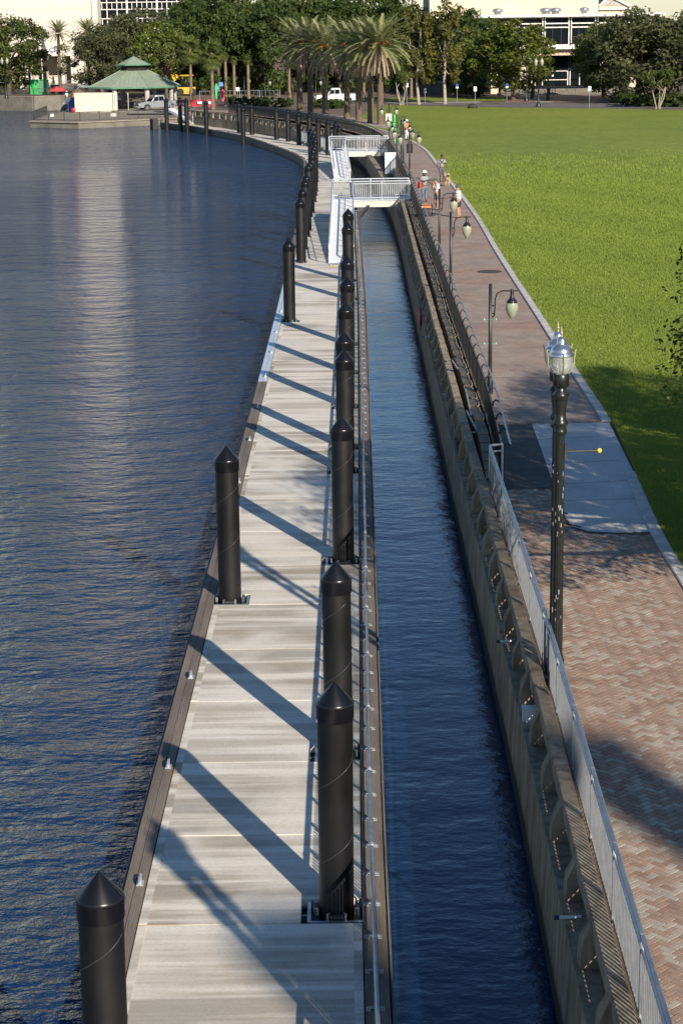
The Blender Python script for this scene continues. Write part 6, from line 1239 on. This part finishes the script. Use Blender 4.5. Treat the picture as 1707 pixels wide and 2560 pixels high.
bar_fence([tuple(gz(500, 254)[:2]), tuple(gz(650, 252)[:2]), tuple(gz(700, 252)[:2])], 0, 1.3, 'thin mesh construction fence under the trees', 'galvanised', 'mesh_fence', .5)
br = thing('red_barrier', tuple(gz(510, 266)), 'dark red plastic water barrier beyond the far gangway', 'barrier'); 
for px in (455, 490, 525): b = gz(px, 266); mb = MB(); mb.box((b.x, b.y, .4), (1.4, .35, .8), top=(.95, .5)); mb.build('barrier_unit', M['red_tarp'], br)
for px in (500, 527): b = gz(px, 266); mb = MB(); mb.box((b.x, b.y - .2, .45), (.5, .04, .3)); mb.build('white_panel', M['sign_white'], br)
# small far gangway at the quay end of the dock
g0, g1 = gz(497, 311, ZD), gz(475, 290, ZD); 
gangway(g0.x - .1, g0.y, ZD, g1.x - 1.3, g0.y + 6.5, .25, 1.1, 'short steep white gangway at the quay end of the curved dock')
# far lamps, street signs
for (px, py, lab) in [(663, 262, 'teardrop lamp on a green pole left of the date palms'), (733, 262, 'teardrop lamp half hidden at the first date palm'), (790, 262, 'teardrop lamp left of the white truck'), (612, 256, 'teardrop lamp among the sabal trunks')]:
    p = gz(px, py); teardrop(p.x, p.y, 3.3, lab, [0.0], 'teardrop lamps under the trees')
for (px, py, lab) in [(1315, 254, 'black acorn street lamp with double lanterns left of the theatre door'), (1345, 267, 'black acorn street lamp at the road edge before the theatre'), (17, 246, 'black street lamp on the far left river wall')]:
    p = gz(px, py); t = thing('street_lamp', (p.x, p.y, 0), lab, 'street lamp', 'street lamps beyond the lawn'); mb = MB(); mb.lathe([(.3, 0), (.3, .15), (.14, .5), (.10, .6), (.08, 4.2), (.16, 4.3), (.16, 4.6)], 12, c=(p.x, p.y, 0)); mb.build('post', M['black_paint'], t)
    for sx in (-.35, .35): mb = MB(); mb.lathe([(.08, 4.6), (.20, 4.8), (.22, 5.1), (.12, 5.3), (.02, 5.5)], 12, c=(p.x + sx, p.y, 0)); mb.build('lantern', M['globe_opal'], t)
    mb = MB(); mb.box((p.x, p.y, 4.58), (.8, .08, .08)); mb.build('cross_arm', M['black_paint'], t)
for (px, py, h, mat, lab) in [(1142, 258, 2.3, 'sign_blue', 'blue and white parking sign left of the deep green oak'), (1187, 269, 2.4, 'sign_white', 'white street sign at the road edge under the deep green oak'), (1266, 257, 2.3, 'sign_blue', 'blue and white parking sign by the bright oak trunk'), (1472, 272, 2.5, 'sign_white', 'white street sign before the theatre steps'), (1062, 258, 1.8, 'galvanised', 'bare sign post between the slim trees'), (1017, 262, 2.6, 'sign_white', 'tall narrow white sign right of the date palms')]:
    p = gz(px, py); t = thing('street_sign', (p.x, p.y, 0), lab, 'sign', 'street signs beyond the lawn'); mb = MB(); mb.tube([(p.x, p.y, 0), (p.x, p.y, h)], .04, 6); mb.build('post', M['galvanised'], t); mb = MB(); mb.box((p.x, p.y - .06, h - .3), (.34, .03, .52)); mb.build('panel', M[mat], t)
    if mat == 'sign_blue': mb = MB(); mb.box((p.x, p.y - .08, h - .45), (.30, .02, .18)); mb.build('white_field', M['sign_white'], t)
for (px, py, lab) in [(1368, 250, 'leaning dark bollard by the pale path'), (1329, 247, 'dark upright bollard by the street lamp')]: p = gz(px, py); t = thing('path_bollard', (p.x, p.y, 0), lab, 'bollard'); mb = MB(); mb.tube([(p.x, p.y, 0), (p.x + .15, p.y, 1.5)], .22, 10); mb.build('post', M['steel_dark'], t); mb = MB(); mb.lathe([(.25, 0), (.25, .06)], 10, c=(p.x, p.y, 0)); mb.build('foot', M['steel_dark'], t)
p = gz(1180, 271); mb = MB(); mb.lathe([(.55, 0), (.6, .15), (.45, .4), (.2, .5)], 9, c=(p.x, p.y, .03), smooth=False); tag(mb.build('ground_spotlight', M['steel_dark']), 'squat dark ground light at the far lawn edge', 'light')
